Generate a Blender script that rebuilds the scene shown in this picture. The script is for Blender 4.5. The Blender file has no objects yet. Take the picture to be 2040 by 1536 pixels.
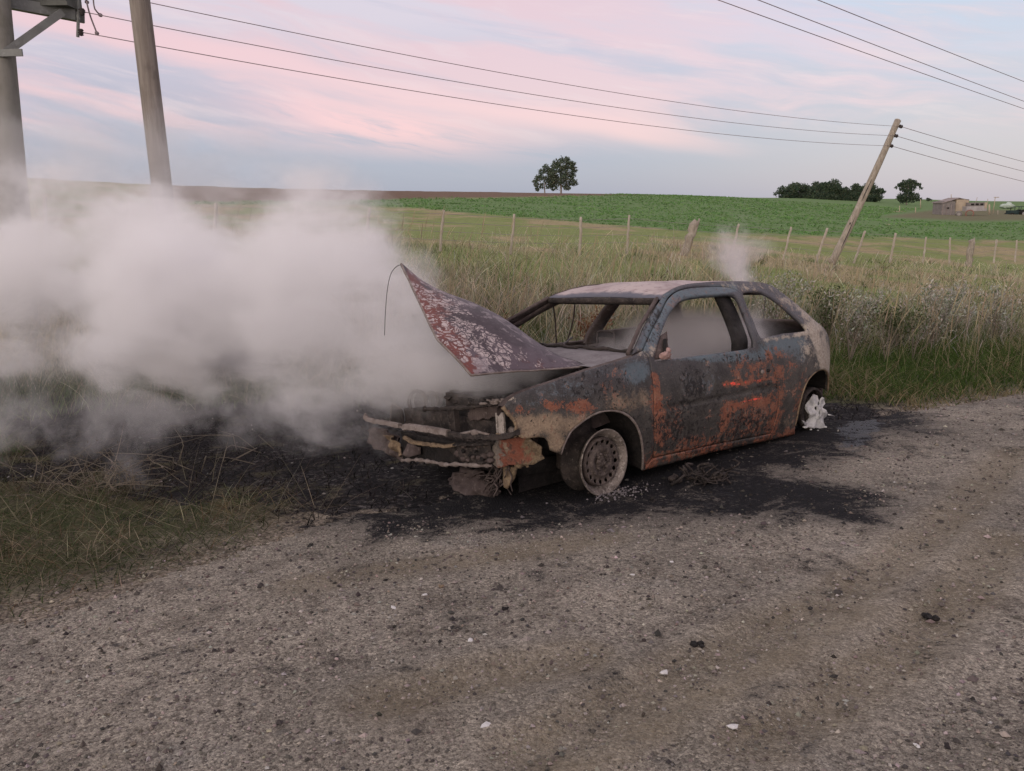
import bpy, bmesh, math, random
import numpy as np
from mathutils import Vector, Matrix
from mathutils.geometry import delaunay_2d_cdt

rng = np.random.default_rng(7)
random.seed(7)
sc = bpy.context.scene
COL = sc.collection

# ------------------------------------------------------------------ camera
FPX, PITCH, ROLL, CH = 1683.3, math.radians(11.95), math.radians(-1.0), 1.723
_cp, _sp, _cr, _sr = math.cos(PITCH), math.sin(PITCH), math.cos(ROLL), math.sin(ROLL)
_f = np.array([0, _cp, -_sp]); _u0 = np.array([0, _sp, _cp]); _r0 = np.array([1.0, 0, 0])
CR = _cr*_r0 + _sr*_u0; CU = -_sr*_r0 + _cr*_u0; CF = _f
CO = np.array([0, 0, CH])
cam_d = bpy.data.cameras.new("camera"); cam = bpy.data.objects.new("camera", cam_d); COL.objects.link(cam)
cam_d.sensor_width = 36; cam_d.lens = 36*FPX/2040; cam_d.clip_start = .05; cam_d.clip_end = 5000
cam.matrix_world = Matrix(((CR[0], CU[0], -CF[0], 0), (CR[1], CU[1], -CF[1], 0), (CR[2], CU[2], -CF[2], CH), (0, 0, 0, 1)))
sc.camera = cam
# ------------------------------------------------------------------ colour management and sampling
sc.view_settings.view_transform = 'Standard'; sc.view_settings.look = 'None'
sc.view_settings.exposure = 0.0; sc.view_settings.gamma = 1; sc.view_settings.use_curve_mapping = False
sc.render.engine = 'CYCLES'
cy = sc.cycles
cy.use_denoising = True; cy.use_adaptive_sampling = True; cy.adaptive_threshold = 0.02
cy.max_bounces = 6; cy.diffuse_bounces = 3; cy.glossy_bounces = 2; cy.transmission_bounces = 2
cy.volume_bounces = 5; cy.transparent_max_bounces = 8
cy.volume_step_rate = 1.0; cy.volume_max_steps = 128
try: cy.denoiser = 'OPENIMAGEDENOISE'
except Exception: pass

# ------------------------------------------------------------------ node helper
class G:
    def __init__(s, tree): s.t = tree; s.N = tree.nodes; s.L = tree.links
    def n(s, typ, ins=None, **props):
        nd = s.N.new(typ)
        for k, v in props.items(): setattr(nd, k, v)
        for k, v in (ins or {}).items(): s.put(nd.inputs[k], v)
        return nd
    def put(s, sock, v):
        if isinstance(v, bpy.types.NodeSocket): s.L.new(v, sock)
        else:
            if sock.type == 'RGBA' and len(v) == 3: v = (*v, 1)
            sock.default_value = v
    def m(s, op, a, b=0.0, c=0.0, clamp=False):
        nd = s.n('ShaderNodeMath', operation=op, use_clamp=clamp)
        s.put(nd.inputs[0], a); s.put(nd.inputs[1], b); s.put(nd.inputs[2], c); return nd.outputs[0]
    def mix(s, f, a, b, mode='MIX'):
        nd = s.n('ShaderNodeMix', data_type='RGBA', blend_type=mode)
        s.put(nd.inputs[0], f); s.put(nd.inputs[6], a); s.put(nd.inputs[7], b); return nd.outputs[2]
    def vm(s, op, a, b=None):
        nd = s.n('ShaderNodeVectorMath', operation=op); s.put(nd.inputs[0], a)
        if b is not None: s.put(nd.inputs[1], b)
        return nd
    def noise(s, vec, scale, detail=4, rough=.55, dist=0):
        nd = s.n('ShaderNodeTexNoise', {'Vector': vec, 'Scale': scale, 'Detail': detail, 'Roughness': rough, 'Distortion': dist}); return nd.outputs['Fac']
    def vor(s, vec, scale, feature='F1', out='Distance', rand=1.0):
        nd = s.n('ShaderNodeTexVoronoi', {'Vector': vec, 'Scale': scale, 'Randomness': rand}, feature=feature); return nd.outputs[out]
    def ss(s, a, lo, hi):
        nd = s.n('ShaderNodeMapRange', {'Value': a, 'From Min': lo, 'From Max': hi}, interpolation_type='SMOOTHSTEP'); return nd.outputs[0]
    def nn(s, *a): return s.ss(s.noise(*a), .30, .70)
    def attr(s, name, out='Fac'): return s.n('ShaderNodeAttribute', attribute_name=name).outputs[out]
    def obj(s): return s.n('ShaderNodeTexCoord').outputs['Object']
    def ramp(s, fac, pts):
        nd = s.n('ShaderNodeValToRGB', {'Fac': fac}); e = nd.color_ramp.elements
        while len(e) < len(pts): e.new(.5)
        for el, (p, c) in zip(e, pts): el.position = p; el.color = (*c, 1)
        return nd.outputs[0]
    def bump(s, h, strength=.5, dist=.01):
        return s.n('ShaderNodeBump', {'Height': h, 'Strength': strength, 'Distance': dist}).outputs[0]

def material(name, fn):
    m = bpy.data.materials.new(name); m.use_nodes = True; m.node_tree.nodes.clear()
    g = G(m.node_tree); out = g.n('ShaderNodeOutputMaterial'); fn(g, out); return m
def bsdf(g, out, col, rough=.8, normal=None, metal=0., spec=.3, **kw):
    ins = {'Base Color': col, 'Roughness': rough, 'Metallic': metal, 'Specular IOR Level': spec}; ins.update(kw)
    if normal is not None: ins['Normal'] = normal
    b = g.n('ShaderNodeBsdfPrincipled', ins); g.L.new(b.outputs[0], out.inputs['Surface']); return b

# ------------------------------------------------------------------ world: dusk sky with pink streaks
SUN_EL, SUN_AZ = math.radians(9), math.radians(205)      # just behind the camera, low
w = bpy.data.worlds.new("World"); sc.world = w; w.use_nodes = True; w.node_tree.nodes.clear()
g = G(w.node_tree)
tc = g.n('ShaderNodeTexCoord').outputs['Generated']
sep = g.n('ShaderNodeSeparateXYZ', {0: tc})
az = g.m('ARCTAN2', sep.outputs[0], sep.outputs[1])            # 0 straight ahead, + to the right
el = g.m('ARCSINE', sep.outputs[2])
base = g.ramp(g.m('MULTIPLY_ADD', el, 1/1.2, .04/1.2), [
    (0.000, (.30, .315, .41)), (0.035, (.285, .325, .455)), (0.075, (.305, .340, .480)), (0.13, (.40, .385, .50)),
    (0.20, (.63, .545, .62)), (0.27, (.66, .585, .655)), (0.38, (1.15, 1.13, 1.11)), (1.0, (1.15, 1.15, 1.16))])
# warmer, paler to the right near the horizon
rightness = g.ss(az, .0, .55)
base = g.mix(g.m('MULTIPLY', rightness, .75), base, (.53, .475, .535))
# streak coordinates: long in azimuth, falling to the right
def streak(tilt, sx, sy, off):
    y = g.m('MULTIPLY_ADD', az, tilt, el)
    return g.n('ShaderNodeCombineXYZ', {0: g.m('MULTIPLY', az, sx), 1: g.m('MULTIPLY', y, sy), 2: off}).outputs[0]
warp = g.noise(streak(.1, 3, 9, 3.3), 1.0, 3, .6)
n1 = g.noise(g.vm('ADD', streak(.16, 2.2, 17, 1.7), g.n('ShaderNodeCombineXYZ', {1: g.m('MULTIPLY', warp, 1.3)}).outputs[0]).outputs[0], 1.0, 7, .56, .25)
n2 = g.noise(g.vm('ADD', streak(.20, 6, 48, 9.1), g.n('ShaderNodeCombineXYZ', {1: g.m('MULTIPLY', warp, 2.6)}).outputs[0]).outputs[0], 1.0, 7, .62, .3)
elm = g.ss(el, .045, .11)                                     # clouds start above the haze band
pink = g.m('MULTIPLY', g.ss(n1, .43, .59), elm)
c = g.mix(g.m('MULTIPLY', pink, .95), base, (.72, .495, .54))
wh = g.m('MULTIPLY', g.m('MULTIPLY', g.ss(n2, .50, .68), elm), .45)
c = g.mix(wh, c, (.74, .60, .635))
gr = g.m('MULTIPLY', g.ss(g.noise(streak(.18, 3, 30, 22.), 1.0, 6, .6, .3), .52, .72), g.ss(el, .02, .07))
c = g.mix(g.m('MULTIPLY', gr, .55), c, (.46, .44, .55))
# one bright pink band across the middle (line el = -.16 az + .115)
bandd = g.m('ABSOLUTE', g.m('ADD', g.m('MULTIPLY_ADD', az, .17, el), g.m('MULTIPLY_ADD', warp, .05, -.137)))
band = g.m('MULTIPLY', g.m('SUBTRACT', 1., g.ss(bandd, .004, .022)), g.ss(n1, .36, .52))
band = g.m('MULTIPLY', band, g.m('SUBTRACT', 1., g.ss(az, .12, .3)))
c = g.mix(g.m('MULTIPLY', band, .8), c, (.80, .52, .55))
# a brighter rose patch left of centre, low over the horizon
lx = g.m('POWER', g.m('MULTIPLY', g.m('ADD', az, .155), 7.5), 2.); ly = g.m('POWER', g.m('MULTIPLY', g.m('ADD', g.m('MULTIPLY_ADD', az, .15, el), g.m('MULTIPLY_ADD', warp, .03, -.086)), 46.), 2.)
rose = g.m('MULTIPLY', g.m('EXPONENT', g.m('MULTIPLY', g.m('ADD', lx, ly), -1.)), g.ss(n2, .34, .52))
c = g.mix(g.m('MULTIPLY', rose, .9), c, (.86, .52, .55))
# blue opening at upper right
bx = g.m('POWER', g.m('MULTIPLY', g.m('SUBTRACT', az, .50), 3.6), 2.); by = g.m('POWER', g.m('MULTIPLY', g.m('SUBTRACT', el, .25), 9.), 2.)
blue = g.m('MULTIPLY', g.m('EXPONENT', g.m('MULTIPLY', g.m('ADD', bx, by), -1.)), g.ss(n2, .75, .40))
c = g.mix(g.m('MULTIPLY', blue, .85), c, (.47, .60, .76))
below = g.ss(el, -.02, .0)
c = g.mix(below, (.10, .10, .09), c)
sky = g.n('ShaderNodeTexSky', sky_type='NISHITA')
sky.sun_disc = False; sky.sun_elevation = SUN_EL; sky.sun_rotation = SUN_AZ; sky.altitude = 100
b1 = g.n('ShaderNodeBackground', {'Color': c, 'Strength': 1.03}); b2 = g.n('ShaderNodeBackground', {'Color': sky.outputs[0], 'Strength': .03})
ad = g.n('ShaderNodeAddShader', {0: b1.outputs[0], 1: b2.outputs[0]})
g.n('ShaderNodeOutputWorld', {'Surface': ad.outputs[0]})
w.cycles.sampling_method = 'MANUAL'; w.cycles.sample_map_resolution = 512

sl = bpy.data.lights.new("evening_sun", 'SUN'); sl.energy = 1.5; sl.angle = math.radians(35); sl.color = (1, .88, .78)
so = bpy.data.objects.new("evening_sun", sl); COL.objects.link(so)
sd = Vector((math.sin(SUN_AZ)*math.cos(SUN_EL), math.cos(SUN_AZ)*math.cos(SUN_EL), math.sin(SUN_EL)))
so.rotation_euler = (-sd).to_track_quat('-Z', 'Y').to_euler(); so.location = (0, -4, 12)

# ------------------------------------------------------------------ geometry helpers
def project(P):
    d = np.asarray(P, float) - CO; z = d@CF; z = np.where(np.abs(z) < 1e-6, 1e-6, z)
    return np.stack([1020+FPX*(d@CR)/z, 768-FPX*(d@CU)/z], -1), z
def raydir(px): return CF + ((px[0]-1020)/FPX)*CR - ((px[1]-768)/FPX)*CU
def at_y(px, Y):
    d = raydir(px); return CO + d*(Y/d[1])
def sm(a, b, x):
    t = np.clip((np.asarray(x, float)-a)/(b-a), 0, 1); return t*t*(3-2*t)
def _hash(ix, iy, seed):
    h = (ix.astype(np.int64)*374761393 + iy.astype(np.int64)*668265263 + seed*1442695041) & 0xffffffff
    h = ((h ^ (h >> 13))*1274126177) & 0xffffffff
    return ((h ^ (h >> 16)) & 0xffff)/65535.0
def vnoise(x, y, seed=0):
    x = np.asarray(x, float); y = np.asarray(y, float)
    ix = np.floor(x); iy = np.floor(y); fx = x-ix; fy = y-iy; fx = fx*fx*(3-2*fx); fy = fy*fy*(3-2*fy)
    a = _hash(ix, iy, seed); b = _hash(ix+1, iy, seed); cc = _hash(ix, iy+1, seed); d = _hash(ix+1, iy+1, seed)
    return (a*(1-fx)+b*fx)*(1-fy) + (cc*(1-fx)+d*fx)*fy
def fbm(x, y, seed=0, o=4):
    s = 0; a = .5; t = 0
    for k in range(o): s = s + a*vnoise(np.asarray(x)*2**k, np.asarray(y)*2**k, seed+k); t += a; a *= .5
    return s/t
def in_poly(P, poly):
    P = np.asarray(P, float); x, y = P[:, 0], P[:, 1]; r = np.zeros(len(P), bool); n = len(poly); j = n-1
    for i in range(n):
        xi, yi = poly[i]; xj, yj = poly[j]
        if yi != yj:
            cnd = ((yi > y) != (yj > y)) & (x < (xj-xi)*(y-yi)/(yj-yi)+xi); r ^= cnd
        j = i
    return r
def seg_dist(P, a, b):
    P = np.asarray(P, float); a = np.asarray(a, float); b = np.asarray(b, float); ab = b-a
    t = np.clip(((P-a)@ab)/max(ab@ab, 1e-12), 0, 1); return np.linalg.norm(P-a-t[:, None]*ab, axis=1)
def sdf_poly(P, poly):
    d = np.full(len(P), 1e9)
    for i in range(len(poly)): d = np.minimum(d, seg_dist(P, poly[i], poly[(i+1) % len(poly)]))
    return np.where(in_poly(P, poly), -d, d)
def cr(pts, step, closed=False):
    P = [np.asarray(p, float) for p in pts]; n = len(P); out = []
    rngi = range(n if closed else n-1)
    for i in rngi:
        p1, p2 = P[i], P[(i+1) % n]
        p0 = P[i-1] if (i > 0 or closed) else p1; p3 = P[(i+2) % n] if (i+2 < n or closed) else p2
        L = np.linalg.norm(p2-p1); k = max(1, int(round(L/step)))
        l01 = max(np.linalg.norm(p1-p0), 1e-6); l23 = max(np.linalg.norm(p3-p2), 1e-6)
        m1 = (p2-p0)/(L+l01)*L if l01 > 1e-5 else p2-p1
        m2 = (p3-p1)/(L+l23)*L if l23 > 1e-5 else p2-p1
        for j in range(k):
            t = j/k; t2, t3 = t*t, t*t*t
            out.append((2*t3-3*t2+1)*p1+(t3-2*t2+t)*m1+(-2*t3+3*t2)*p2+(t3-t2)*m2)
    if not closed: out.append(P[-1])
    return out
def lin(pts, step, closed=False):
    out = []; n = len(pts)
    for i in range(n if closed else n-1):
        a = np.asarray(pts[i], float); b = np.asarray(pts[(i+1) % n], float); k = max(1, int(round(np.linalg.norm(b-a)/step)))
        out += [a+(b-a)*j/k for j in range(k)]
    if not closed: out.append(np.asarray(pts[-1], float))
    return out

def link(o, parent=None):
    COL.objects.link(o)
    if parent is not None: o.parent = parent
    return o
def mesh(name, V, F, mat, parent=None, smooth=True, attrs=None, col=None):
    me = bpy.data.meshes.new(name)
    V = np.asarray(V, dtype=np.float32)
    if isinstance(F, np.ndarray):
        k = F.shape[1]; nf = len(F)
        me.vertices.add(len(V)); me.vertices.foreach_set('co', V.ravel())
        me.loops.add(nf*k); me.loops.foreach_set('vertex_index', F.astype(np.int32).ravel())
        me.polygons.add(nf); me.polygons.foreach_set('loop_start', np.arange(nf, dtype=np.int32)*k)
        me.update(calc_edges=True)
    else:
        me.from_pydata([tuple(v) for v in V.tolist()], [], F); me.update()
    me.polygons.foreach_set('use_smooth', np.full(len(me.polygons), smooth))
    for k, a in (attrs or {}).items():
        at = me.attributes.new(k, 'FLOAT', 'POINT'); at.data.foreach_set('value', np.asarray(a, np.float32))
    if col is not None:
        at = me.attributes.new('col', 'FLOAT_COLOR', 'POINT')
        cc = np.ones((len(V), 4), np.float32); cc[:, :3] = col; at.data.foreach_set('color', cc.ravel())
    for m in (mat if isinstance(mat, (list, tuple)) else [mat]): me.materials.append(m)
    o = bpy.data.objects.new(name, me); return link(o, parent)
def empty(name, loc=(0, 0, 0)):
    o = bpy.data.objects.new(name, None); o.location = loc; o.empty_display_size = .2; return link(o)
def tag(o, label=None, cat=None, group=None, kind=None):
    if label: o['label'] = label
    if cat: o['category'] = cat
    if group: o['group'] = group
    if kind: o['kind'] = kind
    return o
class MB:
    def __init__(s): s.V = []; s.F = []
    def add(s, V, F):
        b = len(s.V); s.V += [tuple(map(float, v)) for v in V]; s.F += [tuple(int(i)+b for i in f) for f in F]; return s
    def box(s, c, size, R=None, bev=0):
        c = np.asarray(c, float); h = np.asarray(size, float)/2
        v = np.array([[x, y, z] for x in (-1, 1) for y in (-1, 1) for z in (-1, 1)])*h
        if R is not None: v = v@np.asarray(R).T
        return s.add(v+c, [(0, 1, 3, 2), (4, 6, 7, 5), (0, 4, 5, 1), (2, 3, 7, 6), (0, 2, 6, 4), (1, 5, 7, 3)])
    def bar(s, a, b, w, h):
        a = np.asarray(a, float); b = np.asarray(b, float); d = b-a; L = np.linalg.norm(d); d = d/L
        up = np.array([0, 0, 1.]) if abs(d[2]) < .95 else np.array([1., 0, 0])
        x = np.cross(d, up); x /= np.linalg.norm(x); z = np.cross(x, d)
        return s.box((a+b)/2, (w, L, h), np.stack([x, d, z], 1))
    def tube(s, pts, r, n=8, cap=True, squash=None):
        P = [np.asarray(p, float) for p in pts]; R = r if hasattr(r, '__len__') else [r]*len(P)
        V = []; F = []; ref = None
        for i, p in enumerate(P):
            d = P[min(i+1, len(P)-1)]-P[max(i-1, 0)]; d = d/max(np.linalg.norm(d), 1e-9)
            if ref is None:
                ref = np.array([0, 0, 1.]) if abs(d[2]) < .9 else np.array([1., 0, 0])
            x = ref - d*(ref@d); x /= max(np.linalg.norm(x), 1e-9); ref = x; y = np.cross(d, x)
            for k in range(n):
                a = 2*math.pi*k/n; V.append(p+R[i]*(math.cos(a)*x+math.sin(a)*y))
        for i in range(len(P)-1):
            for k in range(n): F.append((i*n+k, i*n+(k+1) % n, (i+1)*n+(k+1) % n, (i+1)*n+k))
        if cap: F.append(tuple(range(n))[::-1]); F.append(tuple((len(P)-1)*n+k for k in range(n)))
        return s.add(V, F)
    def lathe(s, prof, axis_o, ax, n=32, closed=False):
        ax = np.asarray(ax, float); ax /= np.linalg.norm(ax); ref = np.array([0, 0, 1.]) if abs(ax[2]) < .9 else np.array([1., 0, 0])
        x = np.cross(ref, ax); x /= np.linalg.norm(x); y = np.cross(ax, x); o = np.asarray(axis_o, float); V = []; F = []
        for r, h in prof:
            for k in range(n):
                a = 2*math.pi*k/n; V.append(o+ax*h+r*(math.cos(a)*x+math.sin(a)*y))
        m = len(prof)
        for i in range(m if closed else m-1):
            for k in range(n):
                j = (i+1) % m; F.append((i*n+k, i*n+(k+1) % n, j*n+(k+1) % n, j*n+k))
        return s.add(V, F)
    def blob(s, c, rad, seed=0, amp=.25, sub=3):
        bm = bmesh.new(); bmesh.ops.create_icosphere(bm, subdivisions=sub, radius=1)
        V = np.array([v.co[:] for v in bm.verts]); F = [tuple(v.index for v in f.verts) for f in bm.faces]; bm.free()
        k = 1+amp*(fbm(V[:, 0]*2.1+seed*7.3+V[:, 2]*1.7, V[:, 1]*2.1+V[:, 2]*1.3+seed, seed, 4)-.5)*2
        return s.add(V*k[:, None]*np.asarray(rad)+np.asarray(c), F)
    def build(s, name, mat, parent=None, smooth=True, **kw): return mesh(name, np.array(s.V), s.F, mat, parent, smooth, **kw)
# ------------------------------------------------------------------ where the car stands (the verge falls away under it)
YAW, CPI, CRO = math.radians(221.07), math.radians(-1.85), math.radians(3.77)
def _rx(a): return np.array([[1, 0, 0], [0, math.cos(a), -math.sin(a)], [0, math.sin(a), math.cos(a)]])
def _ry(a): return np.array([[math.cos(a), 0, math.sin(a)], [0, 1, 0], [-math.sin(a), 0, math.cos(a)]])
def _rz(a): return np.array([[math.cos(a), -math.sin(a), 0], [math.sin(a), math.cos(a), 0], [0, 0, 1]])
CARR = _rz(YAW)@_ry(CPI)@_rx(CRO); CART = np.array([.046, 5.308, 0.0])
NRM = CARR@np.array([0, 0, 1.])
def planez(x, y): return -(NRM[0]*(x-CART[0])+NRM[1]*(y-CART[1]))/NRM[2]

# ------------------------------------------------------------------ terrain: thin plate through points of the place
ctl = []
for x in (-8, -4, -1, 2, 5, 9):
    for y in (-3, 0, 2.5, 5, 7.5): ctl.append((x, y, planez(x, y)))
for x, y in ((-9, 10), (-5, 10.5), (-1, 10), (3, 10.5), (7, 10.5), (12, 10)): ctl.append((x, y, planez(x, y)-.02))
for x, y in ((-12, 16), (-6, 16), (0, 16), (6, 16), (13, 17)): ctl.append((x, y, -.62-.03*max(x, 0)))
for px, Y in (((150, 452), 26), ((420, 480), 26), ((880, 500), 26), ((1017, 505), 27.5), ((1154, 505), 29.5), ((1248, 502), 31), ((1363, 502), 33), ((1460, 504), 35),
              ((1627, 515), 39), ((1774, 515), 42), ((1928, 525), 46), ((2100, 528), 50),
              ((300, 425), 60), ((700, 440), 50), ((1200, 455), 48), ((700, 412), 80), ((1200, 425), 80), ((1600, 445), 75), ((1850, 445), 90), ((2040, 445), 100),
              ((1600, 408), 170), ((1900, 428), 140), ((2040, 425), 160), ((1850, 408), 230), ((2040, 408), 260), ((2300, 420), 240),
              ((-200, 366), 150), ((100, 370), 150), ((400, 378), 160), ((640, 383.5), 170), ((900, 386.5), 180), ((1200, 388.5), 190), ((1400, 391), 205), ((1600, 394), 240), ((1800, 397), 330), ((2040, 402), 360), ((2400, 408), 340)):
    P = at_y(px, Y); ctl.append((P[0], P[1], P[2]))
for X in (-380, -250, -100, 0, 120, 260, 420): ctl.append((X, 520, -6))
for X in (-300, 300): ctl.append((X, 0, 0)); ctl.append((X, -250, 0))
ctl.append((0, -250, 0)); ctl.append((-40, 0, .2)); ctl.append((45, 0, .2)); ctl.append((0, -40, .5))
ctl = np.array(ctl)
def _warp(x, y):                      # log-polar like compression so that near and far points weigh alike
    r = np.hypot(x, y-1); k = np.log1p(r/6)/np.maximum(r, 1e-6); return np.stack([x*k, (y-1)*k], -1)
def _phi(r): return r*r*np.log(np.maximum(r, 1e-9))
_U = _warp(ctl[:, 0], ctl[:, 1]); _n = len(ctl)
_K = _phi(np.linalg.norm(_U[:, None]-_U[None], axis=-1))+np.eye(_n)*2e-3
_Pm = np.c_[np.ones(_n), _U]
_sol = np.linalg.solve(np.block([[_K, _Pm], [_Pm.T, np.zeros((3, 3))]]), np.r_[ctl[:, 2], 0, 0, 0])
def tps(x, y):
    x = np.asarray(x, float).ravel(); y = np.asarray(y, float).ravel(); out = np.empty(len(x))
    for i in range(0, len(x), 20000):
        u = _warp(x[i:i+20000], y[i:i+20000]); out[i:i+20000] = _phi(np.linalg.norm(u[:, None]-_U[None], axis=-1))@_sol[:_n]+_sol[_n]+u@_sol[_n+1:]
    return out
def terr(x, y):
    x = np.asarray(x, float).ravel(); y = np.asarray(y, float).ravel(); z = tps(x, y)
    r = np.hypot(x, y-4); w_ = 1-sm(6.0, 10.0, r); pz = planez(x, y); return z*(1-w_)+pz*w_
def bumps(x, y):
    r = np.hypot(x, y); near = 1-sm(14, 30, r)
    b = (fbm(x*1.3, y*1.3, 3, 3)-.5)*.032 + (fbm(x*7, y*7, 9, 3)-.5)*.014
    far = sm(30, 60, r)*(1-sm(130, 150, r))
    return b*near + (fbm(x*.5, y*.5, 4, 3)-.5)*.35*far
def hit(px, tmax=500):
    d = raydir(px); ts = np.concatenate([np.linspace(1, 30, 900), np.linspace(30, tmax, 2500)])
    P = CO+ts[:, None]*d; h = P[:, 2]-terr(P[:, 0], P[:, 1]); k = np.argmax(h < 0)
    if not (h < 0).any(): k = len(ts)-1
    a = h[k-1]/(h[k-1]-h[k]+1e-12); return P[k-1]+(P[k]-P[k-1])*a
def onterr(px, Y):                    # a foot at distance Y below a picture column
    P = at_y(px, Y); P[2] = terr(P[0], P[1])[0]; return P

# picture outlines taken onto the ground once, then used as plan outlines
def plan(pts): return [tuple(hit(p)[:2]) for p in pts]
edge_pts = plan([(-60, 1262), (0, 1238), (120, 1222), (250, 1180), (330, 1150), (430, 1118), (520, 1085), (600, 1062), (690, 1030), (800, 1010), (960, 985)])
road_poly = [(-30, -12), (-8, -.6), (-3.6, 2.1)] + edge_pts + [(.9, 6.9), (2.0, 7.25)] + plan([(1700, 838), (1850, 815), (1960, 800), (2040, 786), (2250, 752)]) + [(30, 17), (60, 20), (60, -40), (-30, -40)]
soot_poly = plan([(-40, 960), (60, 900), (-40, 840), (-40, 800), (200, 790), (400, 800), (700, 780), (900, 800), (1200, 800), (1500, 790), (1660, 800), (1750, 806), (1830, 826), (1850, 858), (1760, 884), (1660, 908), (1610, 935), (1680, 975), (1730, 1000), (1728, 1038), (1660, 1048), (1560, 1040), (1420, 1022), (1260, 1030), (1150, 1045), (930, 1040), (760, 1040), (640, 1050), (560, 1020), (560, 990), (480, 985), (400, 1010), (300, 1005), (240, 985), (190, 960), (100, 985)])
wet_poly = plan([(1668, 858), (1690, 836), (1760, 838), (1748, 872), (1700, 900), (1672, 892)])
lawn_poly = plan([(1640, 720), (1760, 690), (2200, 640), (2300, 745), (2040, 790), (1850, 822), (1700, 840), (1650, 800)])
tracks = [plan([(1050, 1500), (1250, 1400), (1450, 1300), (1650, 1200), (1800, 1110), (1930, 1000), (2020, 900)]),
          plan([(760, 1400), (1000, 1340), (1150, 1320)]), plan([(1500, 1480), (1650, 1400), (1780, 1310), (1900, 1200), (2000, 1080)]),
          plan([(600, 1170), (900, 1120), (1200, 1075)]), plan([(1080, 1545), (1290, 1430), (1480, 1330), (1700, 1215)])]
def mask(P, poly, soft, jit=0., js=2.0, seed=0):
    d = sdf_poly(P, poly)
    if jit: d = d+(fbm(P[:, 0]*js, P[:, 1]*js, seed, 4)-.5)*2*jit
    return 1-sm(-soft, soft, d)

azs = np.concatenate([np.radians(np.arange(-180, -46, 4.)), np.radians(np.arange(-46, 46.01, .3)), np.radians(np.arange(48, 180, 4.))])
rad = np.concatenate([np.geomspace(.4, 2.0, 14)[:-1], np.geomspace(2.0, 14, 190)[:-1], np.geomspace(14, 560, 150)])
AA, RR = np.meshgrid(azs, rad, indexing='ij'); gx = (RR*np.sin(AA)).ravel(); gy = (RR*np.cos(AA)).ravel()
gP = np.stack([gx, gy], -1); base_z = terr(gx, gy)+bumps(gx, gy)
for tr in tracks[:3]:
    d = np.full(len(gP), 9.)
    for a, b in zip(tr[:-1], tr[1:]): d = np.minimum(d, seg_dist(gP, a, b))
    base_z -= .013*np.exp(-(d/.07)**2)-.008*np.exp(-((d-.16)/.05)**2)
na, nr = len(azs), len(rad)
I = np.arange(na*nr).reshape(na, nr); In = np.roll(I, -1, axis=0)
quads = np.stack([I[:, :-1], In[:, :-1], In[:, 1:], I[:, 1:]], -1).reshape(-1, 4)
near = np.hypot(gx, gy) < 40
def on(poly, soft, jit, js=2., seed=0, only=near):
    m_ = np.zeros(len(gP)); m_[only] = mask(gP[only], poly, soft, jit, js, seed); return m_
soot = on(soot_poly, .42, .30, 1.8, 11)
roadm = on(road_poly, .02, .10, 3.0, 21, np.hypot(gx, gy) < 80)
_dm = np.hypot(gx, gy) < 80; dirt = np.zeros(len(gP)); dirt[_dm] = 1-sm(.0, .75, sdf_poly(gP[_dm], road_poly)+(fbm(gx[_dm]*2.2, gy[_dm]*2.2, 21, 4)-.5)*.7)
wet = on(wet_poly, .10, .12, 3, 5); lawn = on(lawn_poly, .4, .3, 1.5, 8)
track = np.zeros(len(gP)); tn = near & (roadm > 0)
for tr in tracks:
    d = np.full(tn.sum(), 9.)
    for a, b in zip(tr[:-1], tr[1:]): d = np.minimum(d, seg_dist(gP[tn], a, b))
    track[tn] = np.maximum(track[tn], 1-sm(.05, .20, d))
# ground colour by zone (soil and short growth): verge, strip by the fence, crop, ploughed crest
uv, depth = project(np.stack([gx, gy, base_z], -1))
front = depth > 1
gcol = np.tile(np.array([.060, .056, .034]), (len(gP), 1))
def paint(m_, c):
    global gcol
    gcol = gcol*(1-m_[:, None])+np.asarray(c)*m_[:, None]
rr = np.hypot(gx, gy)
paint(sm(18, 24, rr), (.215, .275, .085)); 
strip_t = fbm(gx*.35, gy*.35, 31, 4)
paint(sm(27, 30, rr)*sm(.48, .6, strip_t)*.8, (.40, .31, .19))
crop_line = [(560, 401), (640, 400), (760, 398.5), (690, 409), (900, 421), (1200, 447), (1400, 462), (1600, 470), (1800, 474), (2100, 480), (2600, 490), (2600, 402), (2040, 403), (1700, 399), (1500, 393), (1250, 389.5), (1000, 394)]
crop_line = [(700, 408), (840, 416), (900, 421), (1200, 447), (1400, 462), (1600, 470), (1800, 474), (2100, 480), (2800, 492), (2800, 380), (1700, 380), (1500, 380), (1250, 384), (1190, 389), (1000, 393), (760, 396), (560, 400), (300, 401), (300, 404)]
cropm = np.zeros(len(gP)); cropm[front] = 1-sm(-2, 2, sdf_poly(uv[front], crop_line)+(fbm(gx[front]*.3, gy[front]*.3, 77, 3)-.5)*6)
cropm *= sm(24, 30, rr)*(1-sm(380, 400, rr))
paint(cropm, (.125, .235, .082))
brown = np.zeros(len(gP)); bl = [(300, 340), (1300, 340), (1300, 389.6), (1190, 389.4), (1000, 393), (760, 396.5), (560, 401), (300, 402)]
brown[front] = 1-sm(-1, 1, sdf_poly(uv[front], bl)); brown *= sm(60, 80, rr); paint(brown, (.165, .100, .075))
yard = [(1760, 432), (1860, 418), (1990, 418), (2080, 422), (2080, 438), (1930, 440), (1850, 436)]
ym = np.zeros(len(gP)); ym[front] = 1-sm(-3, 3, sdf_poly(uv[front], yard)); ym *= sm(80, 90, rr); paint(ym*.8, (.16, .13, .085))
paint(lawn*.8, (.045, .060, .022))

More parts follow.
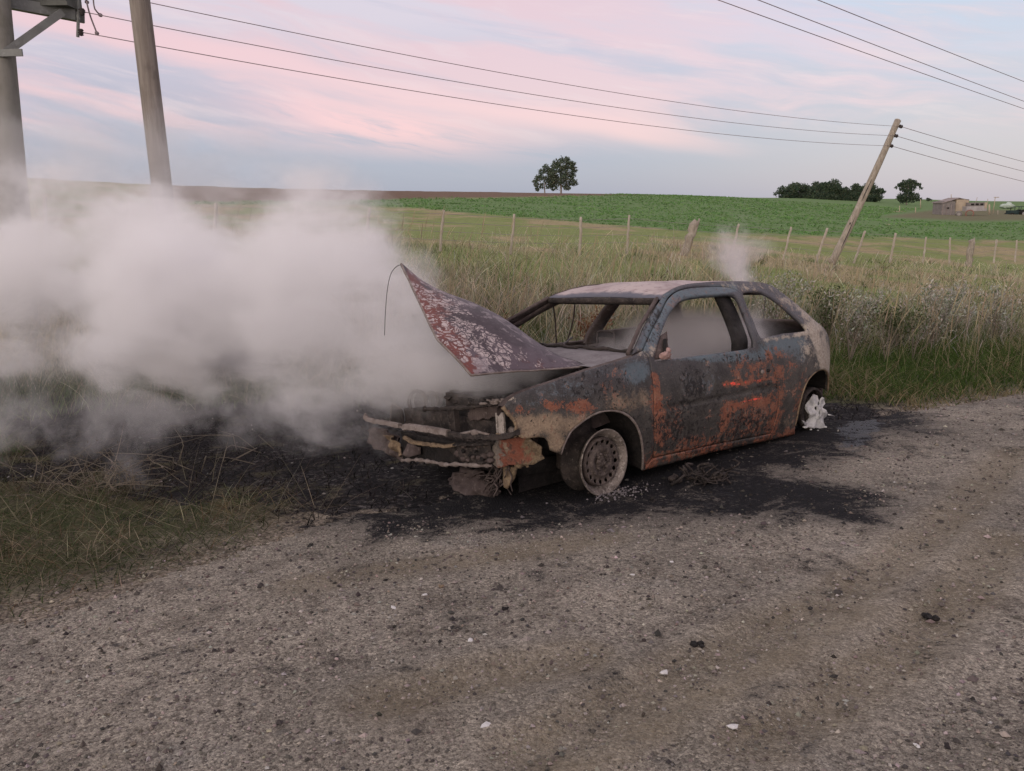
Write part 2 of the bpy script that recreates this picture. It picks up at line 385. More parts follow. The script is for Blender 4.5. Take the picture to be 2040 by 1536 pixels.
def mat_ground(g, out):
    v = g.obj(); col = g.attr('col', 'Color'); so_ = g.attr('soot'); di = g.attr('dirt')
    n1 = g.noise(v, 1.4, 5, .6); n2 = g.noise(v, 11, 5, .65); n3 = g.noise(v, 70, 3, .6)
    c = g.mix(g.ss(n2, .35, .7), col, g.mix(.55, col, (.13, .105, .065)))
    c = g.mix(g.m('MULTIPLY', g.ss(n1, .4, .65), .4), c, g.mix(.6, c, (.05, .075, .02)))
    gravel = g.mix(g.nn(v, 11, 5, .65), (.245, .215, .175), (.125, .108, .090)); cv = g.n('ShaderNodeTexVoronoi', {'Vector': g.vm('MULTIPLY', v, (1, 1, .2)).outputs[0], 'Scale': 92}, feature='F1'); gravel = g.mix(1., gravel, g.ramp(g.n('ShaderNodeSeparateColor', {0: cv.outputs['Color']}).outputs[0], [(0, (.35, .33, .32)), (.5, (.9, .88, .86)), (1, (1.6, 1.57, 1.5))]), 'MULTIPLY')
    c = g.mix(di, c, gravel)
    f = g.ss(g.m('ADD', so_, g.m('MULTIPLY', g.m('SUBTRACT', g.nn(v, 3.2, 8, .75, .3), .5), 1.3)), .32, .78)
    ash = g.mix(g.m('MULTIPLY', g.nn(v, 2.1, 4, .6), g.ss(g.noise(v, 24, 5, .75), .48, .70)), (.010, .0095, .011), (.16, .145, .14))
    c = g.mix(f, c, ash)
    bsdf(g, out, c, .95, g.bump(g.m('ADD', g.m('MULTIPLY', n2, .7), g.m('MULTIPLY', n3, .3)), .7, .03), spec=.15)
def mat_road(g, out):
    v = g.obj(); so_ = g.attr('soot'); we = g.attr('wet'); tr = g.attr('track')
    v2 = g.vm('MULTIPLY', v, (1, 1, .2)).outputs[0]
    cell = g.n('ShaderNodeTexVoronoi', {'Vector': v2, 'Scale': 92}, feature='F1'); cell2 = g.n('ShaderNodeTexVoronoi', {'Vector': v2, 'Scale': 215}, feature='F1')
    cs = g.n('ShaderNodeSeparateColor', {0: cell.outputs['Color']}).outputs[0]; cs2 = g.n('ShaderNodeSeparateColor', {0: cell2.outputs['Color']}).outputs[1]
    big = g.noise(v2, .9, 5, .6); mid = g.noise(v2, 4.2, 6, .65, .4); fine = g.noise(v2, 34, 4, .7)
    c = g.mix(g.ss(big, .36, .64), (.212, .193, .164), (.310, .281, .238))
    c = g.mix(g.m('MULTIPLY', g.ss(mid, .50, .68), .50), c, (.105, .088, .072))
    c = g.mix(g.m('MULTIPLY', g.ss(g.noise(v2, 1.7, 4, .6), .55, .72), .35), c, (.19, .19, .185))
    tone = g.m('ADD', g.m('MULTIPLY', cs, .75), g.m('MULTIPLY', cs2, .55))
    c = g.mix(1., c, g.ramp(g.m('MULTIPLY', tone, .77), [(0, (.30, .285, .27)), (.35, (.74, .73, .71)), (.7, (1.18, 1.17, 1.15)), (1, (1.9, 1.87, 1.8))]), 'MULTIPLY')
    c = g.mix(g.m('MULTIPLY', g.ss(fine, .54, .72), .60), c, (.060, .052, .046)); c = g.mix(g.m('MULTIPLY', g.ss(g.noise(v2, 47, 4, .75), .56, .70), .45), c, (.42, .38, .33))
    c = g.mix(g.m('MULTIPLY', g.m('MULTIPLY', tr, .58), g.m('MULTIPLY_ADD', g.ss(mid, .3, .6), .5, .5)), c, g.mix(g.nn(v2, 60, 3, .6), (.150, .125, .085), (.25, .208, .140)))
    spots = g.ss(g.noise(v2, 9.5, 3, .55), .69, .74)
    c = g.mix(g.m('MULTIPLY', spots, .8), c, (.035, .030, .030))
    f = g.ss(g.m('ADD', g.m('ADD', so_, g.m('MULTIPLY', g.m('SUBTRACT', g.nn(v2, 2.3, 10, .80, .5), .5), 1.35)), g.m('MULTIPLY', g.m('SUBTRACT', cs, .5), .42)), .26, .80)
    halo = g.m('MULTIPLY', g.ss(so_, .0, .5), .40)
    c = g.mix(halo, c, (.060, .055, .055))
    ash = g.mix(g.m('MULTIPLY', g.nn(v2, 1.9, 4, .6), g.ss(g.noise(v2, 30, 5, .78), .50, .72)), (.0075, .0075, .0095), (.085, .080, .080))
    c = g.mix(f, c, ash)
    wf = g.m('MULTIPLY', g.ss(g.m('ADD', we, g.m('MULTIPLY', g.m('SUBTRACT', g.nn(v2, 7, 7, .75), .5), 1.2)), .35, .8), .8)
    h = g.m('ADD', g.m('ADD', g.m('MULTIPLY', g.m('SUBTRACT', 1., cell.outputs['Distance']), .5), g.m('MULTIPLY', g.m('SUBTRACT', 1., cell2.outputs['Distance']), .25)), g.m('MULTIPLY', mid, .8))
    hh = g.m('ADD', h, g.m('MULTIPLY', fine, .5))
    b = bsdf(g, out, g.mix(wf, c, (.012, .014, .020)), g.m('SUBTRACT', .95, g.m('MULTIPLY', wf, .66)), None, spec=.25)
    nb = g.n('ShaderNodeBump', {'Height': hh, 'Strength': g.m('SUBTRACT', .9, g.m('MULTIPLY', wf, .1)), 'Distance': .020}).outputs[0]
    g.L.new(nb, b.inputs['Normal'])
M_ground = material('soil', mat_ground); M_road = material('gravel_road', mat_road)
gz = base_z.copy(); gz -= .03*roadm*(np.hypot(gx, gy) < 70)
GV = np.stack([gx, gy, gz], -1)
ground = tag(mesh('ground', GV, quads, M_ground, attrs=dict(soot=soot, dirt=dirt), col=gcol), kind='structure')
fm = roadm[quads].mean(1) > .5
use = np.unique(quads[fm]); remap = -np.ones(na*nr, int); remap[use] = np.arange(len(use))
road = tag(mesh('dirt_road', np.stack([gx, gy, base_z+.004], -1)[use], remap[quads[fm]], M_road, attrs=dict(soot=soot[use], wet=wet[use], track=track[use])), kind='structure')
def gz_at(x, y): return terr(x, y)+bumps(x, y)

# ------------------------------------------------------------------ growing things
def mat_plant(g, out):
    col = g.attr('col', 'Color')
    d = g.n('ShaderNodeBsdfDiffuse', {'Color': col, 'Roughness': 1.}); t = g.n('ShaderNodeBsdfTranslucent', {'Color': col})
    g.L.new(g.n('ShaderNodeMixShader', {0: .42, 1: d.outputs[0], 2: t.outputs[0]}).outputs[0], out.inputs['Surface'])
M_plant = material('plant', mat_plant)
def blades(P, H, W, lean, bend, col, seg=3, head=None, az=None):
    N = len(P); az = rng.uniform(0, 2*np.pi, N) if az is None else az; fa = rng.uniform(0, 2*np.pi, N)
    t = np.linspace(0, 1, seg+1)[None, :]
    hor = H[:, None]*(lean[:, None]*t+bend[:, None]*t*t); ver = H[:, None]*t*(1-.35*np.clip(bend, 0, 1.5)[:, None]*t)
    prof = np.maximum((1-t)**.7, .06)*np.ones((N, 1))
    if head is not None: prof = np.maximum(prof*.6, head[:, None]*np.exp(-((t-.86)/.13)**2)*1.6)
    w_ = W[:, None]*prof*.5
    C = np.stack([P[:, 0:1]+hor*np.cos(az)[:, None], P[:, 1:2]+hor*np.sin(az)[:, None], P[:, 2:3]+ver], -1)
    D = np.stack([np.cos(fa)[:, None]*w_, np.sin(fa)[:, None]*w_, 0*w_], -1)
    V = np.stack([C-D, C+D], 2).reshape(N, -1, 3); k = 2*(seg+1)
    b = (np.arange(N)*k)[:, None]
    F = np.concatenate([np.stack([b+2*i, b+2*i+1, b+2*i+3, b+2*i+2], -1) for i in range(seg)], 1).reshape(-1, 4)
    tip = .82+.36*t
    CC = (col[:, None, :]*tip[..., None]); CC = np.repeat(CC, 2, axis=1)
    return V.reshape(-1, 3), F, CC.reshape(-1, 3)
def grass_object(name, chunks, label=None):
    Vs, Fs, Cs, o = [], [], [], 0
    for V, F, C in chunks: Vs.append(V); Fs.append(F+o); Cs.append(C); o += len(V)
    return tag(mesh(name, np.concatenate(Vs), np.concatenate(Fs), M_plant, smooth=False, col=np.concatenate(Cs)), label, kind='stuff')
def scatter(n, pxbox, ydist, power=1.0):
    """points on the land inside a sector of plan: azimuth range, distance range; denser when near"""
    a = rng.uniform(pxbox[0], pxbox[1], n); u = rng.uniform(0, 1, n); r0, r1 = ydist
    r = (r0**(power)+(r1**power-r0**power)*u)**(1/power); return np.stack([r*np.sin(a), r*np.cos(a)], -1)
def pick(cols, idx): return np.asarray(cols, float)[idx]
def jitter(c, s=.2): return np.clip(c*(1+rng.normal(0, s, (len(c), 1)))*(1+rng.normal(0, s*.25, c.shape)), .004, 1)
D2R = math.radians
carxy = [tuple((CARR@np.array([x, y, 0])+CART)[:2]) for x, y in ((.85, .85), (.85, -.85), (-3.0, -.8), (-3.0, .85))]
def keep_out(P, extra=.0): return (sdf_poly(P, carxy) > extra)
# --- tall dry grass between the verge and the fence
far_edge = [hit(p)[:2] for p in ((150, 452), (880, 498), (1154, 503), (1363, 502), (1627, 513), (1774, 513), (1928, 523), (2100, 526))]
def grass_zone(n, r0, r1, pw): return scatter(n, (D2R(-36), D2R(36)), (r0, r1), pw)
P = np.concatenate([grass_zone(46000, 8.4, 22, .6), grass_zone(42000, 18, 52, .45)])
# about half of the stalks grow in tussocks that lean outwards
_sel = rng.uniform(0, 1, len(P)) < .55; _ci = rng.integers(0, 5200, _sel.sum()); _cc = P[rng.choice(len(P), 5200, replace=False)]; _of = rng.normal(0, .10, (_sel.sum(), 2))
P[_sel] = _cc[_ci]+_of; tus_az = np.full(len(P), np.nan); tus_az[_sel] = np.arctan2(_of[:, 1], _of[:, 0])+rng.normal(0, .5, _sel.sum())
clH = np.ones(len(P)); clH[_sel] = rng.uniform(.6, 1.35, 5200)[_ci]; clT = np.zeros(len(P)); clT[_sel] = rng.normal(0, .38, 5200)[_ci]
r_ = np.hypot(P[:, 0], P[:, 1]); a_ = np.degrees(np.arctan2(P[:, 0], P[:, 1]))
# near limit of the tall band and far limit (just beyond the fence) as a function of azimuth
near_lim = np.interp(a_, [-36, -25, -15, -5, 3, 9, 14, 20, 26, 31, 36], [9.4, 9.4, 9.0, 8.6, 8.2, 8.6, 10.0, 11.3, 11.8, 12.0, 12.5])
near_lim += (fbm(P[:, 0]*.8, P[:, 1]*.8, 41, 3)-.5)*2.6+rng.normal(0, .35, len(P))
far_lim = np.interp(a_, [-36, -28, -5, 0, 6, 12, 17, 21, 25, 28, 36], [23, 24, 27, 28.5, 32, 35, 38, 41, 45, 49, 55])+(fbm(P[:, 0]*.5, P[:, 1]*.5, 43, 3)-.3)*3
ok = (r_ > near_lim) & (r_ < far_lim) & keep_out(P, .35)
tus_az = tus_az[ok]; clH = clH[ok]; clT = clT[ok]; P = P[ok]; r_ = r_[ok]; a_ = a_[ok]; depthf = (r_-near_lim[ok])/(far_lim[ok]-near_lim[ok])
zn = fbm(P[:, 0]*.55, P[:, 1]*.55, 51, 4); zn2 = fbm(P[:, 0]*1.3+5, P[:, 1]*.8, 53, 4)
N = len(P); u = rng.uniform(0, 1, N)
tan_p = np.clip(.40+2.2*(zn-.5)+.40*(depthf-.3)+clT, .04, .95)
tan_p = np.where((a_ > 12) & (depthf < .45), tan_p*.65, tan_p)
is_tan = u < tan_p
TAN = [(.50, .425, .29), (.45, .40, .31), (.36, .315, .22), (.54, .485, .385), (.41, .38, .33)]
GRN = [(.115, .175, .055), (.085, .145, .045), (.165, .205, .075), (.065, .110, .038), (.20, .22, .10)]
col = np.where(is_tan[:, None], pick(TAN, rng.integers(0, 5, N)), pick(GRN, rng.integers(0, 5, N)))
red = (np.exp(-((a_+1.8)/1.6)**2-((r_-10)/1.6)**2)+np.exp(-((a_-5.7)/.9)**2-((r_-11)/1.5)**2))
isred = rng.uniform(0, 1, N) < red*.55
col[isred] = pick([(.15, .075, .04), (.12, .06, .035), (.20, .11, .06)], rng.integers(0, 3, isred.sum()))
dark = (~is_tan) & (zn2 > .52); col[dark] *= .50
lav = (a_ > 17) & (depthf < .35) & is_tan; col[lav] = col[lav]*.35+np.array([.27, .25, .24])*.65
H = np.where(is_tan, rng.uniform(.55, 1.12, N), rng.uniform(.30, .72, N))*(.72+.56*zn2)
H *= np.interp(depthf, [0, .10, .25, .6, 1], [.40, .75, 1, .80, .68])*clH*np.interp(r_, [8, 11, 30], [.75, 1.0, 1.05])*np.interp(a_, [-36, 8, 16, 36], [1, 1, .80, .72])
W = np.where(is_tan, .0055, .011)*np.interp(r_, [8, 15, 45], [1.0, 1.5, 3.2])
P3 = np.c_[P, gz_at(P[:, 0], P[:, 1])-.03]
lean = np.abs(rng.normal(.14, .20, N)); bend = np.where(is_tan, rng.uniform(0, .75, N), rng.uniform(.1, 1.1, N))
wind = np.where(rng.uniform(0, 1, N) < .45, rng.normal(.5, .7, N), rng.uniform(0, 6.28, N))
wind = np.where(np.isnan(tus_az), wind, tus_az); lean = np.where(np.isnan(tus_az), lean, lean+.14)
head = np.where(is_tan & (rng.uniform(0, 1, N) < .45), rng.uniform(.7, 1.5, N), 0.)
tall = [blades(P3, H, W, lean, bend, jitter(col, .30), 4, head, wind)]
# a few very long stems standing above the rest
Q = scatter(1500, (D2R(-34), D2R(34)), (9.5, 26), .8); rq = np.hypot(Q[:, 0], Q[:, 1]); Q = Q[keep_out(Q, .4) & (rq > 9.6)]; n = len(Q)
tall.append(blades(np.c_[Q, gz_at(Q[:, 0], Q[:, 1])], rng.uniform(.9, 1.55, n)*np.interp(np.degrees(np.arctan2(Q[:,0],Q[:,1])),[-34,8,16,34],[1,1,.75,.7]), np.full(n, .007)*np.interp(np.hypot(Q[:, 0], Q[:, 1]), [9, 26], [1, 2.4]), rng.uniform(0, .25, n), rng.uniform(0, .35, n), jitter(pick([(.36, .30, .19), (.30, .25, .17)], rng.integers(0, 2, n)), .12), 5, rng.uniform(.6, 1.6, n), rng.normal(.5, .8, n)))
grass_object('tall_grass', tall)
# --- low matted growth under the tall grass and on the far verge
P = np.concatenate([grass_zone(70000, 7.0, 16, .55)]); r_ = np.hypot(P[:, 0], P[:, 1]); a_ = np.degrees(np.arctan2(P[:, 0], P[:, 1]))
rm = mask(P, road_poly, .05, .12, 3., 21); sm_ = mask(P, soot_poly, .12, .2, 2.2, 11)
ok = (rm < .4+rng.uniform(-.3, .3, len(P))) & keep_out(P, .05) & (sm_ < rng.uniform(.0, .7, len(P)))
P = P[ok]; r_ = r_[ok]; a_ = a_[ok]; N = len(P); zn = fbm(P[:, 0]*.9, P[:, 1]*.9, 61, 4); u = rng.uniform(0, 1, N)
straw = u < np.clip(.22+1.1*(zn-.5), .04, .8)+.5*np.exp(-(sdf_poly(P, road_poly)/.35)**2)
col = np.where(straw[:, None], pick([(.21, .18, .10), (.16, .135, .075), (.26, .22, .14)], rng.integers(0, 3, N)), pick([(.068, .112, .030), (.050, .084, .024), (.090, .128, .042), (.040, .066, .022)], rng.integers(0, 4, N)))
H = rng.uniform(.07, .24, N)*(.6+.9*zn)*np.interp(r_, [7, 9, 16], [.75, 1., 1.3]); H *= np.clip(sdf_poly(P, road_poly)/.8+.35, .3, 1)
verge = [blades(np.c_[P, gz_at(P[:, 0], P[:, 1])-.01], H, np.full(N, .010)*np.interp(r_, [7, 16], [1, 1.6]), np.abs(rng.normal(.3, .3, N)), rng.uniform(.2, 1.2, N), jitter(col, .2), 3)]
grass_object('verge_grass', verge)
# --- grass at the near left, scorched where the fire ran
lp = plan([(-250, 860), (-20, 860), (240, 930), (420, 960), (560, 985), (640, 1045), (560, 1075), (430, 1122), (250, 1185), (60, 1228), (-120, 1285), (-400, 1330)])
lo = np.array(lp); P = np.stack([rng.uniform(lo[:, 0].min(), lo[:, 0].max(), 90000), rng.uniform(lo[:, 1].min(), lo[:, 1].max(), 90000)], -1)
d = sdf_poly(P, lp)+(fbm(P[:, 0]*2.5, P[:, 1]*2.5, 71, 4)-.5)*.7
P = P[d < .02]; r_ = np.hypot(P[:, 0], P[:, 1]); so_ = mask(P, soot_poly, .2, .25, 2.2, 11); rd = mask(P, road_poly, .1, .15, 3, 21)
ok = (rng.uniform(0, 1, len(P)) < np.clip(1.0-.90*so_, 0, 1)*np.clip(sdf_poly(P, road_poly)/.60+.22+(fbm(P[:, 0]*5, P[:, 1]*5, 79, 3)-.5)*.9, 0, 1)*np.interp(r_, [2, 4, 7], [1, .9, .6])*(.35+.9*fbm(P[:, 0]*3, P[:, 1]*3, 75, 3)))
P = P[ok]; so_ = so_[ok]; N = len(P); u = rng.uniform(0, 1, N); zn = fbm(P[:, 0]*2.2, P[:, 1]*2.2, 73, 4)
straw = u < np.clip(.38+1.6*(zn-.5), .08, .8)+.35*so_
col = np.where(straw[:, None], pick([(.28, .245, .165), (.21, .18, .115), (.36, .32, .23), (.16, .105, .065)], rng.integers(0, 4, N)), pick([(.075, .098, .046), (.052, .076, .034), (.105, .125, .062), (.038, .056, .026)], rng.integers(0, 4, N)))
col *= (1-.70*so_)[:, None]; brn = np.clip(so_*2.2, 0, 1)*(1-so_); col = col*(1-.5*brn)[:, None]+np.array([.07, .042, .026])*(.5*brn)[:, None]
H = rng.uniform(.03, .12, N)*(.6+.9*zn)*np.clip(sdf_poly(P, road_poly)/.5+.35, .35, 1)
lf = [blades(np.c_[P, gz_at(P[:, 0], P[:, 1])-.008], H, rng.uniform(.003, .0065, N), np.abs(rng.normal(.9, .6, N)), rng.uniform(.2, 1.6, N), jitter(col, .22), 4)]
# loose straw lying about
n = 700; P = np.stack([rng.uniform(-3.6, -.2, n), rng.uniform(3.0, 6.6, n)], -1); d = sdf_poly(P, lp); P = P[d < .12]; n = len(P)
lf.append(blades(np.c_[P, gz_at(P[:, 0], P[:, 1])+.03], rng.uniform(.08, .3, n), rng.uniform(.003, .005, n), rng.uniform(.8, 3., n), rng.uniform(-.2, .6, n), jitter(pick([(.27, .24, .17), (.20, .17, .12), (.12, .10, .08)], rng.integers(0, 3, n)), .2), 4))
grass_object('short_grass', lf)
# --- charred stubble where the fire burnt the verge
bx = np.array(soot_poly); P = np.stack([rng.uniform(-5.5, 3.5, 26000), rng.uniform(4, 10, 26000)], -1)
so_ = mask(P, soot_poly, .1, .2, 2.2, 11); rd = mask(P, road_poly, .1, .15, 3, 21)
P = P[(so_ > .5) & (rd < .35) & keep_out(P, -.2)]; N = len(P)
col = pick([(.020, .018, .018), (.035, .030, .028), (.055, .048, .042), (.13, .115, .095), (.012, .012, .013)], rng.choice(5, N, p=[.40, .22, .10, .04, .24]))
stub = [blades(np.c_[P, gz_at(P[:, 0], P[:, 1])-.005], rng.uniform(.02, .10, N), rng.uniform(.004, .009, N), np.abs(rng.normal(.6, .5, N)), rng.uniform(.1, 1.5, N), jitter(col, .25), 3)]
grass_object('charred_stubble', stub)
# --- the crop in the field: leafy tufts, larger with distance so they still read
P = scatter(60000, (D2R(-20), D2R(35)), (34, 200), .35); z = terr(P[:, 0], P[:, 1])+bumps(P[:, 0], P[:, 1]); q, dz = project(np.c_[P, z])
dcrop = sdf_poly(q, crop_line)+(fbm(P[:, 0]*.3, P[:, 1]*.3, 77, 3)-.5)*6
ok = (dcrop < 0) & (fbm(P[:, 0]*.22, P[:, 1]*.5, 91, 4) > .30) & (sdf_poly(q, yard) > 4)
P = P[ok]; z = z[ok]; N = len(P); r_ = np.hypot(P[:, 0], P[:, 1]); zn = fbm(P[:, 0]*.12, P[:, 1]*.35, 93, 4)
col = pick([(.145, .262, .090), (.125, .240, .080), (.170, .285, .105), (.110, .215, .072)], rng.integers(0, 4, N))*(.68+.64*zn)[:, None]
crop = [blades(np.c_[P, z-.05], rng.uniform(.10, .24, N)*(1+.002*r_)*(.5+1.*zn), np.interp(r_, [34, 80, 200], [.08, .18, .42]), np.abs(rng.normal(.5, .4, N)), rng.uniform(.3, 1.3, N), jitter(col, .16), 2)]
grass_object('field_crop', crop)

# --- gravel: small stones lying on the road surface
def stones(n, r0, r1, smin, smax, shade):
    P = scatter(n, (D2R(-36), D2R(36)), (r0, r1), .6); k = (sdf_poly(P, road_poly)+rng.uniform(-.25, .25, len(P)) < .18) & keep_out(P, -.3); P = P[k]
    so_ = mask(P, soot_poly, .2, .2, 2.2, 11); P = P[rng.uniform(0, 1, len(P)) > so_*.75]; so_ = mask(P, soot_poly, .2, .2, 2.2, 11); N = len(P)
    s = smin*(smax/smin)**(rng.uniform(0, 1, N)**2.2)*np.interp(np.hypot(P[:, 0], P[:, 1]), [2, 8], [1, 1.5])
    base = np.array([[1, 0, 0], [0, 1, 0], [-1, 0, 0], [0, -1, 0], [0, 0, .8], [0, 0, -.6]])
    V = base[None]*(1+rng.uniform(-.35, .35, (N, 6, 1)))*(s[:, None, None])*rng.uniform(.6, 1.2, (N, 1, 3))
    a = rng.uniform(0, 6.28, N); ca, sa = np.cos(a)[:, None], np.sin(a)[:, None]
    V = np.stack([V[..., 0]*ca-V[..., 1]*sa, V[..., 0]*sa+V[..., 1]*ca, V[..., 2]], -1)
    V += np.c_[P, gz_at(P[:, 0], P[:, 1])+.004][:, None]+np.array([0, 0, 1.])*(s*.25)[:, None, None]
    f = np.array([(0, 1, 4), (1, 2, 4), (2, 3, 4), (3, 0, 4), (1, 0, 5), (2, 1, 5), (3, 2, 5), (0, 3, 5)])
    F = (np.arange(N)*6)[:, None, None]+f[None]
    c = pick(shade, rng.integers(0, len(shade), N))*(1-.75*so_)[:, None]
    return V.reshape(-1, 3), F.reshape(-1, 3), np.repeat(jitter(c, .2), 6, axis=0)
ch = [stones(40000, 1.6, 9, .0025, .010, [(.22, .19, .165), (.28, .25, .22), (.15, .13, .115), (.10, .088, .08), (.33, .30, .27), (.055, .05, .048)]),
      stones(900, 1.6, 8, .008, .017, [(.20, .175, .15), (.12, .10, .09), (.05, .045, .042), (.26, .235, .2), (.03, .028, .028)])]
def mat_stone(g, out):
    v = g.obj(); c = g.mix(g.ss(g.noise(v, 160, 3), .4, .7), g.attr('col', 'Color'), g.mix(.4, g.attr('col', 'Color'), (.08, .07, .065)))
    bsdf(g, out, c, .9, spec=.2)
M_stone = material('stone', mat_stone)
def crumbs(n):
    lo_, hi_ = np.array(soot_poly).min(0)-.3, np.array(soot_poly).max(0)+.4; P = rng.uniform(lo_, hi_, (n, 2)); so_ = mask(P, soot_poly, .3, .25, 2.2, 11); P = P[(rng.uniform(0, 1, len(P)) < so_)]; N = len(P)
    s = .003*(4.5)**(rng.uniform(0, 1, N)**2.0); base = np.array([[1, 0, 0], [0, 1, 0], [-1, 0, 0], [0, -1, 0], [0, 0, .7], [0, 0, -.6]])
    V = base[None]*(1+rng.uniform(-.45, .45, (N, 6, 1)))*s[:, None, None]*rng.uniform(.5, 1.5, (N, 1, 3)); V += np.c_[P, gz_at(P[:, 0], P[:, 1])+.006][:, None]
    f = np.array([(0, 1, 4), (1, 2, 4), (2, 3, 4), (3, 0, 4), (1, 0, 5), (2, 1, 5), (3, 2, 5), (0, 3, 5)])
    c = pick([(.010, .010, .012), (.022, .02, .02), (.05, .045, .043), (.13, .12, .115), (.32, .30, .28)], rng.choice(5, N, p=[.38, .27, .18, .12, .05]))
    return V.reshape(-1, 3), ((np.arange(N)*6)[:, None, None]+f[None]).reshape(-1, 3), np.repeat(jitter(c, .2), 6, axis=0)
_c = crumbs(9000); tag(mesh('burnt_debris', _c[0], _c[1], M_stone, smooth=False, col=_c[2]), kind='stuff')
Vs, Fs, Cs, o_ = [], [], [], 0
for V, F, C in ch: Vs.append(V); Fs.append(F+o_); Cs.append(C); o_ += len(V)
tag(mesh('gravel', np.concatenate(Vs), np.concatenate(Fs), M_stone, smooth=False, col=np.concatenate(Cs)), kind='stuff')
# ================================================================== the burnt-out car (built in its own frame: x forward, y to its left, z up)
def car_ray(px): return CARR.T@(CO-CART), CARR.T@raydir(px)
def c2w(P): return np.asarray(P, float)@CARR.T+CART
def cpl(px, ax, val):
    o, d = car_ray(px); t = (val-o[ax])/d[ax]; return o+t*d
def S(x, z):                                  # half width of the body shell
    x = np.asarray(x, float); z = np.asarray(z, float); belt = .79
    lo = .81-.05*((z-.48)/.35)**2; q = (z-belt)/.36
    hi = .775-.21*q-.05*np.clip(q, 0, 2)**2; t = sm(belt-.04, belt+.04, z)
    return (lo*(1-t)+hi*t)*(1-.11*np.clip((x-.05)/.65, 0, 1.3)**2-.566*np.clip(-2.2-x, 0, .9)**2)
def cside(px, off=0.):
    o, d = car_ray(px); t = (.75-o[1])/d[1]
    for _ in range(60):
        p = o+t*d; t += .7*(float(S(p[0], p[2]))+off-p[1])/d[1]
    return o+t*d
def sxz(pts): return [tuple(cside(p)[[0, 2]]) for p in pts]
car = empty('burnt_car'); car.matrix_world = Matrix.Translation(CART.tolist())@Matrix(CARR.tolist()).to_4x4()
tag(car, 'burnt out two door hatchback with raised flaking bonnet standing on bare rims', 'car')

def fill(poly, holes=(), step=.02):
    """triangulated plate inside a plan outline"""
    loops = [lin(poly, step, True)]+[lin(h, step, True) for h in holes]
    A = np.array(loops[0]); x0, y0 = A.min(0); x1, y1 = A.max(0)
    gx_, gy_ = np.meshgrid(np.arange(x0+step/2, x1, step), np.arange(y0+step/2, y1, step)); Q = np.stack([gx_.ravel(), gy_.ravel()], -1)
    k = in_poly(Q, poly)
    for h in holes: k &= ~in_poly(Q, h)
    Q = Q[k]; dm = sdf_poly(Q, poly) < -step*.55
    for h in holes: dm &= sdf_poly(Q, h) > step*.55
    Q = Q[dm]; V = []; E = []
    for l in loops:
        b = len(V); V += [Vector((p[0], p[1])) for p in l]; E += [(b+i, b+(i+1) % len(l)) for i in range(len(l))]
    V += [Vector(q) for q in Q.tolist()]
    r = delaunay_2d_cdt(V, E, [], 0, 1e-6); v = np.array([tuple(p) for p in r[0]]); f = np.array(r[2])
    c_ = v[f].mean(1); k = in_poly(c_, poly)
    for h in holes: k &= ~in_poly(c_, h)
    f = f[k]
    a = v[f]; area = (a[:, 1, 0]-a[:, 0, 0])*(a[:, 2, 1]-a[:, 0, 1])-(a[:, 2, 0]-a[:, 0, 0])*(a[:, 1, 1]-a[:, 0, 1])
    f[area < 0] = f[area < 0][:, ::-1]
    return v, f[np.abs(area) > 1e-9]

# ---- where rust, bare paint, ash and char sit on the sheet metal
def blobs(uv, L):
    m_ = np.zeros(len(uv))
    for b in L:
        if len(b) == 5:
            x, y, rx, ry, s_ = b; d = np.hypot((uv[:, 0]-x)/rx, (uv[:, 1]-y)/ry); v = s_*(1-sm(.15, 1.75, d))
        else:
            x0, y0, x1, y1, r_, s_, _ = b; v = s_*(1-sm(.1*r_, 2.0*r_, seg_dist(uv, (x0, y0), (x1, y1))))
        m_ = np.maximum(m_, v)
    return m_
RUST = [(1304, 745, 1314, 885, 10, .95, 0), (1105, 806, 30, 11, .85), (1152, 808, 30, 13, .95), (1040, 817, 26, 10, .7), (1215, 760, 30, 25, .35), (1496, 738, 44, 24, .62), (1548, 735, 1540, 858, 15, .8, 0),
        (1450, 811, 1532, 797, 10, .95, 0), (1446, 838, 16, 36, .78), (1485, 850, 60, 34, .55), (1300, 912, 1580, 868, 12, .75, 0), (1330, 850, 26, 46, .62), (1538, 712, 20, 18, .8), (1576, 722, 12, 20, .65), (1595, 800, 12, 50, .5),
        (1015, 905, 42, 32, .9), (1445, 765, 1522, 758, 7, .9, 0), (1290, 925, 24, 16, .7), (1395, 880, 70, 12, .55)]
BLUE = [(1440, 709, 105, 13, 1.), (1525, 703, 26, 15, .95), (1287, 688, 1326, 606, 15, .95, 0), (1332, 590, 1460, 574, 10, .95, 0), (1270, 742, 30, 26, .95), (1570, 684, 58, 18, .9), (1130, 775, 80, 22, .45), (1200, 745, 50, 20, .40), (1400, 760, 70, 40, .33), (1060, 800, 40, 14, .45), (1585, 700, 30, 26, .6)]
TAN = [(1080, 846, 110, 22, .95), (1046, 868, 34, 16, .95), (1108, 880, 18, 26, .95), (1275, 795, 26, 30, .55), (1240, 800, 40, 26, .5), (1160, 838, 60, 14, .6), (1360, 905, 80, 9, .6), (1500, 880, 80, 9, .5), (1550, 842, 40, 9, .5)]
ASH = [(1620, 655, 1648, 722, 18, 1., 0), (1648, 735, 14, 8, .9), (1300, 700, 1262, 708, 9, .6, 0), (1520, 678, 1608, 664, 5, .75, 0), (1440, 568, 1545, 574, 7, .5, 0), (1545, 574, 1636, 657, 10, .55, 0), (1612, 690, 20, 24, .7), (1015, 795, 14, 6, .8)]
